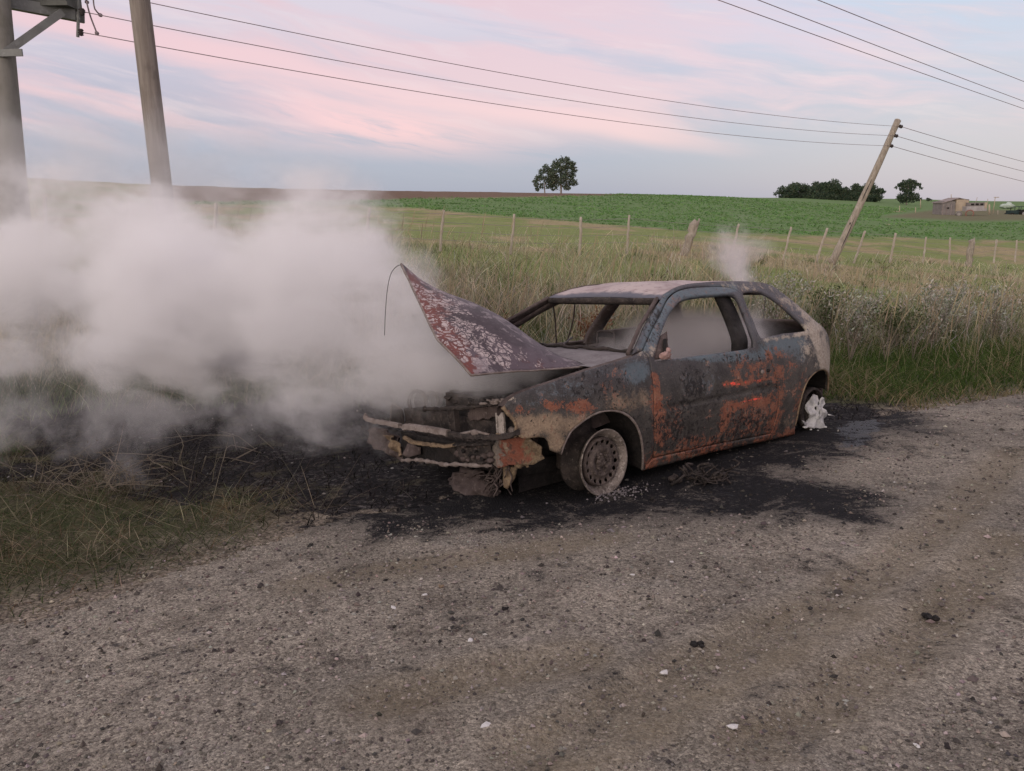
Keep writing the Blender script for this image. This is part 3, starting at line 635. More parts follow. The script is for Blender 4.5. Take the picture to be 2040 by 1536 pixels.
CHAR = [(1382, 768, 26, 40, .72), (1345, 852, 50, 42, .70), (1480, 852, 60, 36, .55), (1428, 790, 12, 12, .7), (1400, 900, 60, 20, .5), (1520, 770, 18, 16, .62), (1375, 800, 40, 20, .6), (1300, 640, 30, 40, .45), (1250, 860, 30, 40, .5), (1470, 715, 60, 10, .40), (1445, 880, 60, 18, .5), (1180, 770, 80, 30, .38)]
RED_GLOW = [(1464, 764.5, 10, 3.2, 1.), (1442, 766, 1520, 758, 3., .52, 0), (1506, 795, 9, 2.6, .85), (1480, 800, 1520, 793, 2.6, .5, 0)]  # bright red streaks on the door that get their own emission
def masks(V, on=True):
    uv, _ = project(c2w(V)); z_ = np.zeros(len(V))
    if not on: return {k: z_ for k in ('rust', 'blue', 'tan', 'ash', 'char', 'red_glow')}
    return dict(rust=blobs(uv, RUST), blue=blobs(uv, BLUE), tan=blobs(uv, TAN), ash=blobs(uv, ASH), char=blobs(uv, CHAR), red_glow=blobs(uv, RED_GLOW))

def mat_body(g, out):
    v = g.obj(); a = g.attr
    n = g.nn(v, 5, 7, .68, .4); n2 = g.nn(v, 17, 6, .7); n3 = g.nn(v, 55, 4, .7); fl = g.nn(v, 30, 5, .72, .6); n4 = g.nn(v, 120, 3, .7)
    mixn = g.m('ADD', g.m('MULTIPLY', n, .30), g.m('ADD', g.m('MULTIPLY', n2, .34), g.m('ADD', g.m('MULTIPLY', n3, .22), g.m('MULTIPLY', n4, .14))))
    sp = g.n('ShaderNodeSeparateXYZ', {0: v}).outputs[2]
    def th(m_, nn, w_=.16, amp=.8): return g.ss(g.m('ADD', m_, g.m('MULTIPLY', g.m('SUBTRACT', nn, .5), amp)), .5-w_, .5+w_)
    c = g.mix(n, (.026, .024, .022), (.078, .072, .064))
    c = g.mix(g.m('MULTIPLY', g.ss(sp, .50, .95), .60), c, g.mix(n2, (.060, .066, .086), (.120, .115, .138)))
    c = g.mix(g.m('MULTIPLY', g.ss(n2, .5, .95), .55), c, (.040, .036, .038))
    c = g.mix(g.m('MULTIPLY', g.ss(n4, .55, .95), .30), c, (.15, .13, .12))
    c = g.mix(g.m('MULTIPLY', th(g.m('MULTIPLY', a('tan'), .92), mixn, .30, 1.1), .90), c, g.mix(n3, (.36, .275, .185), (.19, .14, .10)))
    bl = g.mix(n2, (.092, .142, .170), (.130, .158, .182))
    c = g.mix(g.m('MULTIPLY', th(g.m('MULTIPLY', a('blue'), 1.0), mixn, .22, 1.5), .80), c, bl)
    rc = g.mix(n2, (.29, .070, .030), (.27, .125, .075)); rc = g.mix(g.m('MULTIPLY', n3, .55), rc, (.105, .036, .022)); rc = g.mix(g.m('MULTIPLY', g.ss(n4, .5, .9), .5), rc, (.30, .13, .085))
    c = g.mix(g.m('MULTIPLY', th(g.m('MULTIPLY', a('rust'), .84), mixn, .13, 2.3), .90), c, rc)
    c = g.mix(g.m('MULTIPLY', th(g.m('MULTIPLY', a('char'), .80), g.mix(.45, fl, mixn), .07, 2.0), .92), c, (.013, .011, .011))
    c = g.mix(g.m('MULTIPLY', th(g.m('MULTIPLY', a('ash'), .9), mixn, .18, 1.7), .85), c, g.mix(n3, (.52, .46, .38), (.24, .20, .16)))
    c = g.mix(g.m('MULTIPLY', g.ss(g.noise(v, 75, 3, .6), .63, .70), .6), c, (.016, .014, .014))
    c = g.mix(g.m('MULTIPLY', g.ss(g.noise(v, 95, 3, .6), .66, .72), .4), c, (.22, .19, .17))
    em = g.ss(g.m('ADD', a('red_glow'), g.m('MULTIPLY', g.m('SUBTRACT', n3, .5), .5)), .40, .95)
    h = g.m('ADD', g.m('MULTIPLY', n2, .5), g.m('ADD', g.m('MULTIPLY', n3, .35), g.m('MULTIPLY', g.ss(fl, .5, .8), .35)))
    b = bsdf(g, out, c, g.m('MULTIPLY_ADD', n2, .3, .42), g.bump(h, .32, .010), spec=.35)
    g.put(b.inputs['Emission Color'], (1., .030, .022, 1)); g.L.new(g.m('MULTIPLY', em, .85), b.inputs['Emission Strength'])  # red streaks emit a little, base colour alone stays too dark
M_body = material('burnt_paint', mat_body)
def mat_roof(g, out):
    v = g.obj(); n = g.noise(v, 3.2, 6, .65, .5); n2 = g.noise(v, 16, 6, .7); n3 = g.noise(v, 60, 4, .7)
    c = g.mix(g.ss(n, .3, .6), (.30, .235, .23), (.44, .37, .36)); c = g.mix(g.m('MULTIPLY', g.ss(n2, .5, .72), .7), c, (.15, .10, .10)); c = g.mix(g.m('MULTIPLY', g.ss(n3, .55, .75), .4), c, (.52, .46, .45))
    sx = g.n('ShaderNodeSeparateXYZ', {0: v}).outputs[0]
    c = g.mix(g.m('MULTIPLY', g.ss(g.m('ADD', sx, g.m('MULTIPLY', n2, .08)), -.84, -.795), .9), c, (.075, .085, .115))
    bsdf(g, out, c, .7, g.bump(g.m('ADD', n2, g.m('MULTIPLY', n3, .4)), .35, .012), spec=.3)
M_roof = material('ash_covered_roof', mat_roof)
def mat_hood(g, out):
    v = g.obj(); n = g.noise(v, 4, 6, .65, .4); n2 = g.noise(v, 14, 6, .7); n3 = g.noise(v, 48, 4, .7)
    wv = g.vm('ADD', v, g.vm('MULTIPLY', g.n('ShaderNodeTexNoise', {'Vector': v, 'Scale': 7., 'Detail': 5.}).outputs['Color'], (.16, .16, .16)).outputs[0]).outputs[0]
    wv = g.vm('MULTIPLY', wv, (1, 1, 1)).outputs[0]
    e = g.vor(wv, 15, 'DISTANCE_TO_EDGE'); e2 = g.vor(wv, 31, 'DISTANCE_TO_EDGE')
    wide = g.m('MULTIPLY_ADD', g.ss(n, .3, .7), .13, -.045)
    island = g.m('MULTIPLY', g.ss(e, g.m('ADD', wide, .035), g.m('ADD', wide, .062)), g.ss(e2, .035, .075))
    fmask = g.ss(g.m('ADD', g.m('MULTIPLY', g.attr('flake'), .9), g.m('MULTIPLY', g.m('SUBTRACT', g.mix(.4, g.ss(n, .3, .7), g.ss(n2, .3, .7)), .5), 1.7)), .52, .64)
    c = g.mix(g.ss(n, .35, .65), (.045, .032, .039), (.100, .075, .090)); c = g.mix(g.m('MULTIPLY', g.ss(n2, .48, .7), .6), c, (.030, .024, .030))
    c = g.mix(g.m('MULTIPLY', g.ss(n3, .56, .74), .35), c, (.24, .20, .21))
    rf = g.ss(g.m('ADD', g.attr('rust'), g.m('MULTIPLY', g.m('SUBTRACT', g.ss(n2, .3, .7), .5), .9)), .30, .70)
    c = g.mix(g.m('MULTIPLY', rf, .9), c, g.mix(g.ss(n2, .35, .7), (.17, .042, .030), (.085, .034, .032)))
    pale = g.mix(g.ss(n3, .35, .7), (.47, .40, .39), (.35, .29, .285))
    c = g.mix(g.m('MULTIPLY', g.m('MULTIPLY', fmask, island), .95), c, pale)
    veil = g.ss(g.m('ADD', g.attr('pale'), g.m('MULTIPLY', g.m('SUBTRACT', g.ss(n2, .3, .7), .5), 1.4)), .4, .8)
    c = g.mix(g.m('MULTIPLY', veil, .7), c, (.27, .23, .24))
    h = g.m('ADD', g.m('MULTIPLY', g.m('MULTIPLY', fmask, island), .8), g.m('MULTIPLY', n2, .5))
    bsdf(g, out, c, g.m('MULTIPLY_ADD', n2, .4, .40), g.bump(h, .5, .012), spec=.3)
M_hood = material('flaking_bonnet', mat_hood)
def charred(name, c1, c2, c3, rough=.85, sc_=14, thr=.55, metal=0., bstr=.8):
    def f(g, out):
        v = g.obj(); n = g.noise(v, sc_, 6, .68, .3); n2 = g.noise(v, sc_*4, 4, .7)
        c = g.mix(g.ss(n, .35, .65), c1, c2); c = g.mix(g.m('MULTIPLY', g.ss(n2, thr, thr+.16), .75), c, c3)
        bsdf(g, out, c, rough, g.bump(g.m('ADD', n, g.m('MULTIPLY', n2, .5)), bstr, .015), metal=metal, spec=.3)
    return material(name, f)
M_char = charred('charred_metal', (.020, .017, .016), (.050, .040, .036), (.13, .11, .095))
M_black = charred('black_soot', (.008, .007, .007), (.018, .015, .014), (.04, .033, .03))
M_inner = charred('scorched_inside', (.060, .045, .042), (.10, .078, .072), (.17, .14, .13), sc_=9)
M_ashy = charred('ashy_metal', (.24, .205, .19), (.15, .12, .105), (.36, .32, .30), sc_=18)
M_tan = charred('scorched_tan_metal', (.26, .19, .12), (.13, .092, .062), (.34, .29, .22), sc_=22)
M_rust = charred('orange_rust', (.24, .075, .042), (.16, .090, .055), (.25, .17, .11), sc_=9, thr=.5)
M_rim = charred('bare_steel_rim', (.13, .105, .09), (.060, .047, .042), (.26, .225, .20), rough=.6, sc_=20, metal=.25)
M_rimlip = charred('pale_rim_edge', (.24, .205, .18), (.085, .070, .060), (.42, .38, .34), rough=.6, sc_=13, thr=.5, metal=.2)
M_alu = charred('melted_white_alloy', (.54, .54, .53), (.36, .36, .36), (.17, .17, .17), rough=.7, sc_=16, thr=.56, bstr=.4)
M_cowl = charred('grey_ash', (.20, .185, .19), (.145, .13, .135), (.26, .245, .245), sc_=8)

def solid(o, t=.012, off=-1.):
    md = o.modifiers.new('thickness', 'SOLIDIFY'); md.thickness = t; md.offset = off; md.use_even_offset = False; return o
def plate(name, poly, holes=(), step=.016, mat=None, parent=car, inset=0., mirror=False, thick=.012, paint_=True, rough=.0, groove=None):
    v, f = fill(poly, holes, step); y = S(v[:, 0], v[:, 1])-inset
    if groove is not None:
        gz_ = np.interp(v[:, 0], groove[0], groove[1]); y = y-.010*np.exp(-((v[:, 1]-gz_)/.009)**2)
    if rough: y = y+(fbm(v[:, 0]*9, v[:, 1]*9, 5, 3)-.5)*rough+(fbm(v[:, 0]*2.5, v[:, 1]*2.5, 15, 2)-.5)*rough*1.6
    V = np.stack([v[:, 0], -y if mirror else y, v[:, 1]], -1); F = f if mirror else f[:, ::-1]
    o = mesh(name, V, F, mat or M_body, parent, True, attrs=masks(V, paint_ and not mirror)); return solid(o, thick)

# ---- outlines of the panels, read off the side of the car
fen_top = [(-.352, .823), (-.228, .80), (.168, .757), (.455, .714), (.612, .685), (.684, .655), (.722, .620)]
fen_lamp = [(.722, .620), (.70, .585), (.672, .55), (.655, .51), (.659, .461)]
fen_low = [(.659, .461), (.621, .436), (.532, .434), (.490, .424), (.466, .396), (.452, .346), (.378, .313)]
arch = [(.378, .313), (.36, .363), (.318, .43), (.251, .470), (.171, .50), (.086, .515), (-.003, .511), (-.093, .488), (-.165, .449), (-.224, .395), (-.266, .331), (-.296, .262), (-.322, .184), (-.347, .085)]
gap_f = [(-.375, .088), (-.416, .150), (-.414, .216), (-.402, .302), (-.391, .40), (-.389, .468), (-.390, .565), (-.389, .659), (-.381, .755), (-.356, .82)]
fender_poly = cr(fen_top, .02)[:-1]+cr(fen_lamp, .02)[:-1]+lin(fen_low, .02)[:-1]+cr(arch, .02)[:-1]+cr(gap_f, .02)[:-1]
d_front = [(-.440, .147), (-.422, .216), (-.410, .302), (-.398, .40), (-.396, .468), (-.397, .565), (-.396, .659), (-.389, .755), (-.362, .826)]
d_top = [(-.362, .826), (-.514, .922), (-.713, 1.028), (-.852, 1.102), (-.975, 1.143), (-1.123, 1.163), (-1.276, 1.166), (-1.444, 1.162), (-1.58, 1.152), (-1.645, 1.135), (-1.672, 1.105)]
d_rear = [(-1.672, 1.105), (-1.636, 1.02), (-1.583, .90), (-1.553, .80), (-1.565, .765), (-1.618, .715), (-1.675, .647), (-1.722, .547), (-1.764, .434), (-1.790, .328), (-1.790, .227), (-1.779, .146), (-1.765, .090)]
d_bot = [(-1.765, .090), (-1.40, .110), (-1.021, .129), (-.70, .140), (-.527, .146), (-.440, .147)]
door_poly = cr(d_front, .02)[:-1]+cr(d_top, .02)[:-1]+cr(d_rear, .02)[:-1]+lin(d_bot, .02)[:-1]
win = [(-.436, .752), (-.45, .795), (-.596, .908), (-.739, .992), (-.90, 1.066), (-1.0, 1.096), (-1.136, 1.109), (-1.30, 1.112), (-1.464, 1.109), (-1.57, 1.104), (-1.612, 1.086), (-1.600, 1.03), (-1.548, .90), (-1.512, .79), (-1.508, .745)]
win_poly = cr(win, .02)[:-1]+lin([(-1.508, .745), (-1.368, .738), (-.9, .744), (-.626, .749), (-.436, .752)], .02)[:-1]
qwin_poly = cr([(-1.605, .797), (-1.592, .815), (-1.625, .93), (-1.672, 1.06), (-1.700, 1.100), (-1.76, 1.112), (-1.88, 1.110), (-1.968, 1.093), (-2.06, 1.032), (-2.125, .962), (-2.20, .875), (-2.235, .82), (-2.215, .80)], .02)[:-1]+lin([(-2.215, .80), (-1.90, .806), (-1.605, .797)], .02)[:-1]
sill_b = [(-1.40, .106), (-1.021, .124), (-.70, .135), (-.527, .141), (-.447, .142), (-.428, .138)]
rail = [(-.85, 1.140), (-1.0, 1.175), (-1.15, 1.193), (-1.4, 1.199), (-1.6, 1.196), (-1.85, 1.186), (-2.085, 1.160), (-2.172, 1.125)]
q_back = [(-2.172, 1.125), (-2.25, 1.045), (-2.345, .945), (-2.44, .865), (-2.58, .79), (-2.74, .71), (-2.88, .60), (-2.93, .48)]
r_arch = [(-2.80, .30), (-2.725, .285), (-2.69, .36), (-2.60, .435), (-2.50, .478), (-2.40, .496), (-2.295, .49), (-2.19, .45), (-2.122, .372), (-2.092, .25), (-2.10, .10)]
out_body = ([(-.340, .828), (-.25, .812)]+lin([(-.252, .812), (-.48, .959), (-.736, 1.085), (-.80, 1.112)], .02)+cr(rail, .02)[:-1]+cr(q_back, .02)
            + [(-2.93, .38)]+cr(r_arch, .02)[:-1]+[(-2.10, .10), (-2.145, .02), (-1.6, .045), (-1.06, .070), (-.363, .078), (-.385, .11), (-.428, .138)])
offd = lambda pts, d: [(x+d, z) for x, z in pts]
back_d = cr(d_rear, .02)
inner_edge = lin([(-.447, .142), (-.527, .141), (-.70, .135), (-1.021, .124), (-1.40, .105), (-1.760, .086)], .02)[:-1]+[(x-.006, z) for x, z in back_d[::-1]][:-1]+[(x*.995-.004, z+.007) for x, z in cr(d_top, .02)[::-1]][1:]
body_poly = out_body+inner_edge
crease = ([-2.2, -1.761, -1.445, -.965, -.564, -.3, .3], [.42, .438, .451, .448, .452, .46, .46])

RAILX = [-x for x, z in rail]; RAILZ = [z for x, z in rail]
for mir in (False, True):
    lab = {} 
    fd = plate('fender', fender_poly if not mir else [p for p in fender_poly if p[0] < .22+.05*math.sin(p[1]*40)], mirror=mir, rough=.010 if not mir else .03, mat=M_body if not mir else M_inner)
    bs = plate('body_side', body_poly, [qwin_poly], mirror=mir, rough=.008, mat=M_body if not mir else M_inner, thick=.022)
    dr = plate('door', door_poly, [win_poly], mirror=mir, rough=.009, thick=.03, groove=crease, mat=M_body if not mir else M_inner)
    s_ = -1 if mir else 1
    # top flange of the wing (gutter under the bonnet)
    m_ = MB(); E = [p for p in cr(fen_top, .02) if not mir or p[0] < .22]; n = len(E); V = []
    for x, z in E:
        y = float(S(x, z)); V += [(x, s_*(y-.004), z-.003), (x, s_*(y-.03), z+.004), (x, s_*(y-.055), z-.004), (x, s_*(y-.06), z-.05), (x-.01, s_*(y-.06-.11*sm(.62, .40, x)), z-.055-.045*sm(.62, .40, x)), (x-.01, s_*(y-.062-.128*sm(.62, .40, x)), z-.06-.36*sm(.55, .35, x))]
    m_.add(V, [(6*i+k, 6*i+k+1, 6*(i+1)+k+1, 6*(i+1)+k) for i in range(n-1) for k in range(5)])
    o = m_.build('fender_flange', M_inner, car)
    # rolled lips of both wheel arches and dark wheel wells behind them
    for A, nm, dep in ((arch, 'wheel_arch_lip', .0), (r_arch, 'wheel_arch_lip', .0)):
        E = [p for p in cr(A, .02) if not (mir and A is arch and p[0] > .2)]; m_ = MB(); m_.tube([(x, s_*(float(S(x, z))-.004), z) for x, z in E], .008, 6); m_.build(nm, M_ashy if A is arch else M_tan, car)
        m_ = MB(); V = []
        for x, z in E: y = float(S(x, z)); V += [(x, s_*(y-.012), z), (x, s_*(y-.06), z+.012), (x, s_*.40, z+.015)]
        m_.add(V, [(3*i+k, 3*i+k+1, 3*(i+1)+k+1, 3*(i+1)+k) for i in range(len(E)-1) for k in range(2)])
        V = [(x, s_*.41, z+.015) for x, z in E]+[(x, s_*.41, .03) for x, z in E]; k_ = len(E)
        m_.add(V, [(i, i+1, k_+i+1, k_+i) for i in range(k_-1)])
        m_.build('wheel_well', M_black, car)
    # inner skin of the door below the window, inner pillar, pillar tubes along the windscreen
    low = [p for p in door_poly if p[1] < .735]
    if len(low) > 8:
        v, f = fill([(-.47, .19), (-.47, .72), (-1.50, .72), (-1.74, .50), (-1.74, .17)], (), .05)
        V = np.stack([v[:, 0], s_*(S(v[:, 0], v[:, 1])-.085), v[:, 1]], -1); mesh('inner_skin', V, f, M_inner, dr)
    m_ = MB(); wt = [(-.25, .814), (-.48, .961), (-.736, 1.087), (-.80, 1.118)]
    m_.tube([(x+.01, s_*(float(S(x, z))-.028), z-.002) for x, z in lin(wt, .03)], [.012+.004*random.random() for _ in lin(wt, .03)], 8); m_.build('windscreen_pillar', M_inner, car)
    # pillar between door and rear window, seen from inside
    m_ = MB(); V = []
    for t in np.linspace(0, 1, 12):
        xa = -1.585+.10*t; xb = -1.500+.118*t; z = 1.105-.40*t; wv_ = .05+.02*t
        ya = float(S(xb, z)); V += [(xb-.115-.0*t, s_*(ya-.055), z), (xb+.018, s_*(ya-.055), z), (xb+.018, s_*(ya-.10), z), (xb-.115, s_*(ya-.10), z)]
    m_.add(V, [(4*i+k, 4*i+(k+1) % 4, 4*(i+1)+(k+1) % 4, 4*(i+1)+k) for i in range(11) for k in range(4)])
    m_.build('inner_pillar', M_black if not mir else M_inner, car)
fender_l = None
# roof skin: flat and rippled by the heat
nx, nu = 46, 33; V = []
for x in np.linspace(-.795, -2.172, nx):
    zr = float(np.interp(-x, [.80]+[-a for a, b in rail], [1.115]+[b for a, b in rail])); w_ = float(S(x, zr))-.004
    for u_ in np.linspace(-1, 1, nu):
        z = zr-.004+.010*(1-u_*u_)-.018*math.exp(-((abs(u_)-.80)/.10)**2)*math.exp(-((x+1.35)/.5)**2)
        z += (float(vnoise(x*4+9, u_*3, 3))-.5)*.022*(1-abs(u_)**6)*min(1, (-x-.79)*6)+.012*(1-u_*u_)*math.exp(-((x+1.0)/.2)**2)
        V.append((x, u_*w_, z))
F = [(i*nu+k, i*nu+k+1, (i+1)*nu+k+1, (i+1)*nu+k) for i in range(nx-1) for k in range(nu-1)]
roof = solid(mesh('roof', np.array(V), F, M_roof, car), .008, -1)
m_ = MB(); V = []
for u_ in np.linspace(-1, 1, 30):
    y = u_*.515; b = .02*(1-u_*u_)
    V += [(-.79+b, y, 1.118), (-.78+b, y, 1.104), (-.785+b, y, 1.082), (-.815+b, y, 1.070), (-.87+b, y, 1.085), (-.86+b, y, 1.112)]
m_.add(V, [(6*i+k, 6*i+(k+1) % 6, 6*(i+1)+(k+1) % 6, 6*(i+1)+k) for i in range(29) for k in range(6)])
m_.build('windscreen_header', M_char, car)
# tailgate: frame round an empty window, panel below
V = []; nz_ = 16
tg = [(-2.172, 1.125), (-2.25, 1.045), (-2.345, .945), (-2.44, .865), (-2.58, .79), (-2.80, .72), (-2.93, .58), (-2.97, .40), (-2.95, .20)]
E = cr(tg, .05); V = []; nu = 21
for x, z in E:
    w_ = float(S(min(x, -2.17), z))-.03 if x > -2.9 else .5
    for u_ in np.linspace(-1, 1, nu): V.append((x-.06*(1-u_*u_)*(1 if z < 1.1 else 0), u_*w_, z))
F = []
for i in range(len(E)-1):
    for k in range(nu-1):
        hole = (E[i][1] < 1.09 and E[i+1][1] > .84 and 2 <= k < nu-3)
        if not hole: F.append((i*nu+k, i*nu+k+1, (i+1)*nu+k+1, (i+1)*nu+k))
solid(mesh('tailgate', np.array(V), F, M_inner, car), .02, -1)
# floor, firewall, sills, scuttle
m_ = MB(); m_.box((-1.55, 0, .13), (2.4, 1.36, .05)); m_.box((-.36, 0, .42), (.04, 1.36, .62)); m_.box((-2.45, 0, .20), (.8, .9, .10)); m_.box((-1.3, 0, .20), (1.8, .28, .14))
m_.build('floor_pan', M_black, car)
V = []; nx, nu = 8, 25
for x in np.linspace(-.46, .06, nx):
    for u_ in np.linspace(-1, 1, nu):
        w_ = float(S(x, .78))-.05; V.append((x+.05*(1-u_*u_), u_*w_, .765+.030*sm(.02, -.3, x)+.012*(1-u_*u_)))
mesh('scuttle_panel', np.array(V), [(i*nu+k, i*nu+k+1, (i+1)*nu+k+1, (i+1)*nu+k) for i in range(nx-1) for k in range(nu-1)], M_cowl, car)
m_ = MB(); pts = [(-.40+.05*(1-u*u)+.004*math.sin(9*u), u*.71, .806+.014*(1-u*u)+.006*math.sin(23*u)) for u in np.linspace(-1, 1, 30)]
m_.tube(pts, [.009+.005*random.random() for _ in pts], 6); m_.build('windscreen_ledge', M_char, car)

# ---- raised bonnet: twisted and bowed, right corner high
FLc, FRc, RRc, RLc = [np.array(p) for p in ((.92, .70, .83), (.60, -.365, 1.398), (-.22, -.56, .90), (.02, .635, .772))]
FLc = cpl((940, 741), 0, .92)
nrm_h = np.cross(FRc-RLc, FLc-RLc); nrm_h /= np.linalg.norm(nrm_h)
if nrm_h[2] < 0: nrm_h = -nrm_h
ns, nt = 61, 71; V = []; 
for s_ in np.linspace(0, 1, ns):
    for t in np.linspace(0, 1, nt):
        B = (RLc*(1-s_)+FLc*s_)*(1-t)+(RRc*(1-s_)+FRc*s_)*t
        lift = .125*math.sin(math.pi*min(1, max(0, s_)))*math.sin(math.pi*min(1, max(0, t)))
        p = B+nrm_h*lift
        front = sm(.55, 1, s_); fl = max(0, min(t/.27, (1-t)/.73))
        p = p + (FLc-RLc)*(.095*front*fl)
        p[2] -= .010*sm(.08, 0, t)                     # side flange
        p = p+nrm_h*(.010*(float(fbm(s_*6, t*6, 33, 3))-.5))
        V.append(p)
V = np.array(V); F = np.array([(i*nt+k, (i+1)*nt+k, (i+1)*nt+k+1, i*nt+k+1) for i in range(ns-1) for k in range(nt-1)])
uvh, _ = project(c2w(V))
hood_m = dict(flake=blobs(uvh, [(850, 585, 975, 700, 40, 1., 0), (832, 558, 30, 34, .95), (965, 715, 46, 22, .95), (900, 585, 36, 20, .4)]), rust=blobs(uvh, [(815, 560, 935, 735, 22, .95, 0), (860, 620, 40, 50, .75), (1060, 730, 60, 16, .3)]),
              pale=blobs(uvh, [(960, 728, 26, 14, .95), (820, 545, 1000, 640, 9, .6, 0), (1000, 640, 1150, 730, 10, .5, 0), (945, 740, 1040, 741, 5, .7, 0)]))
n0 = np.cross(V[F[0][1]]-V[F[0][0]], V[F[0][3]]-V[F[0][0]])
if n0[2] < 0: F = F[:, ::-1]
hood = solid(mesh('bonnet', V, F, M_hood, car, True, attrs=hood_m), .014, -1)
VV = V.reshape(ns, nt, 3)
m_ = MB(); m_.tube(list(VV[-1, ::2]-nrm_h*.006), .007, 6); m_.tube(list(VV[::2, 0]-nrm_h*.005), .006, 6); m_.build('bonnet_edge', M_ashy, hood)
m_ = MB(); m_.tube([VV[0, k]-nrm_h*.018 for k in range(0, nt, 2)], .020, 8); m_.build('bonnet_hinge_flange', M_char, hood)
# loose cable hanging from the raised corner
pts = [cpl(p, 0, .60) for p in ((799, 527), (790, 531), (779, 545), (772, 575), (768, 620), (766, 668))]
m_ = MB(); m_.tube(cr(pts, .03), .0022, 5); m_.build('release_cable', M_char, hood)

# ---- bare nose: lamp frame, radiator, slam panel, bumper beams
def poly_at(name, pts, ax, val, mat, step=.015, thick=.008, parent=car, rough=.01, curve=None, corr=0., smooth_=True):
    P = np.array([cpl(p, ax, val) for p in pts]); a, b = [i for i in range(3) if i != ax]
    v, f = fill([tuple(q) for q in P[:, [a, b]]], (), step); V = np.zeros((len(v), 3)); V[:, a] = v[:, 0]; V[:, b] = v[:, 1]
    V[:, ax] = val+(fbm(v[:, 0]*11, v[:, 1]*11, len(name), 3)-.5)*2*rough
    if corr: V[:, ax] += corr*np.sin(v[:, 0]*2*np.pi/.018)
    if curve is not None: V[:, ax] += curve(v[:, 0], v[:, 1])
    return solid(mesh(name, V, f, mat, parent, smooth_), thick, 0.)
def rough_tube(pts, r, n=8, j=.25): 
    return pts, [r*(1+random.uniform(-j, j)) for _ in pts]
M_post2 = charred('ash_streaked_post', (.34, .30, .27), (.10, .085, .075), (.42, .38, .34), sc_=16, thr=.5)
lampring = [(989, 812), (1003, 811), (1016, 817), (1026, 830), (1031, 846), (1031, 864), (1012, 868), (992, 868)]
m_ = MB(); pts = lin([np.array([x+.004, float(S(x, z))-.004, z]) for x, z in cr(fen_lamp, .02)]+[cpl((1012, 868), 0, .66), cpl((990, 867), 0, .66)], .015); m_.tube(*rough_tube(pts, .011, j=.3)); lamp = m_.build('headlight_frame', M_tan, car)
poly_at('lamp_bowl', [(992, 812), (1016, 818), (1030, 842), (1030, 866), (992, 866)], 0, .56, M_black, parent=lamp)
m_ = MB(); c_ = cpl((1019, 858), 0, .585); m_.blob(c_, (.02, .028, .022), 3); m_.build('lamp_socket', M_ashy, lamp)
m_ = MB(); m_.bar(cpl((998, 822), 0, .63), cpl((1001, 866), 0, .64), .050, .012); m_.bar(cpl((992, 822), 0, .625), cpl((995, 866), 0, .63), .012, .03); m_.build('front_post', M_post2, car, smooth=False)
m_ = MB(); m_.bar(cpl((899, 817), 0, .61), cpl((905, 864), 0, .63), .05, .012); m_.bar(cpl((908, 818), 0, .60), cpl((912, 864), 0, .62), .01, .035); m_.build('front_post', M_char, car, smooth=False)
rad = poly_at('radiator', [(905, 820), (992, 812), (994, 864), (908, 862)], 0, .50, M_black, rough=.006)
poly_at('radiator_fins', [(931, 828), (938, 813), (992, 809), (992, 829), (979, 831), (974, 836), (962, 833), (955, 838), (944, 836), (938, 839), (934, 834)], 0, .525, M_inner, .006, .004, rad, .002, corr=.006)
poly_at('radiator_core', [(808, 812), (895, 818), (900, 862), (806, 846)], 0, .48, M_char, rough=.02, parent=rad)
m_ = MB(); pts = lin([cpl(p, 0, .60) for p in ((846, 815), (880, 815), (906, 813), (930, 812), (960, 808), (985, 804), (1010, 796))], .02); m_.tube(*rough_tube(pts, .014, j=.4))
for k in range(26):
    p = cpl((random.uniform(930, 1015), random.uniform(796, 808)), 0, .60); m_.blob(p+np.array([0, 0, .004]), np.array([.012, .016, .008])*random.uniform(.6, 1.5), k, .5, 2)
m_.build('slam_panel', M_char, car)
m_ = MB()
for k in range(16):
    p = cpl((random.uniform(962, 1016), random.uniform(796, 806)), 0, .605); m_.blob(p+np.array([.01, 0, .006]), np.array([.012, .020, .008])*random.uniform(.6, 1.4), k+40, .5, 2)
m_.build('ash_crust', M_ashy, car)['kind'] = 'stuff'
def beam(name, px, x, h, d, mat, parent=car, jit=.004):
    pts = [cpl(p, 0, x) for p in px]; pts = lin(pts, .02); m_ = MB(); V = []
    for i, p in enumerate(pts):
        j = [random.uniform(-jit, jit) for _ in range(4)]
        V += [p+(0, 0, h/2+j[0]), p+(d*.5, 0, h*.32+j[1]), p+(d*.5, 0, -h*.32+j[2]), p+(0, 0, -h/2+j[3]), p+(-d*.5, 0, -h*.4), p+(-d*.5, 0, h*.4)]
    n = len(pts); F = [(6*i+k, 6*i+(k+1) % 6, 6*(i+1)+(k+1) % 6, 6*(i+1)+k) for i in range(n-1) for k in range(6)]+[tuple(range(6)), tuple(6*(n-1)+k for k in range(6))[::-1]]
    m_.add(V, F); return m_.build(name, mat, parent, smooth=False)
bb = beam('bumper_beam', [(727, 830), (733, 836), (745, 839), (770, 843), (797, 848)], .66, .032, .03, M_ashy)
beam('beam_section', [(806, 851), (812, 850), (850, 855), (875, 859), (893, 863)], .68, .042, .04, M_ashy, bb)
beam('beam_section', [(893, 864), (925, 869), (960, 871), (1000, 871), (1020, 867), (1031, 862)], .67, .034, .035, M_char, bb)
m_ = MB(); m_.tube([cpl(p, 0, .66) for p in ((795, 849), (803, 853), (808, 851))], .009, 6); m_.build('beam_bend', M_ashy, bb); m_ = MB(); pts = cr([cpl(p, 0, .66) for p in ((745, 838), (734, 836), (727, 829), (728, 824))], .01); m_.tube(pts, .008, 6); m_.build('beam_bend', M_ashy, bb)
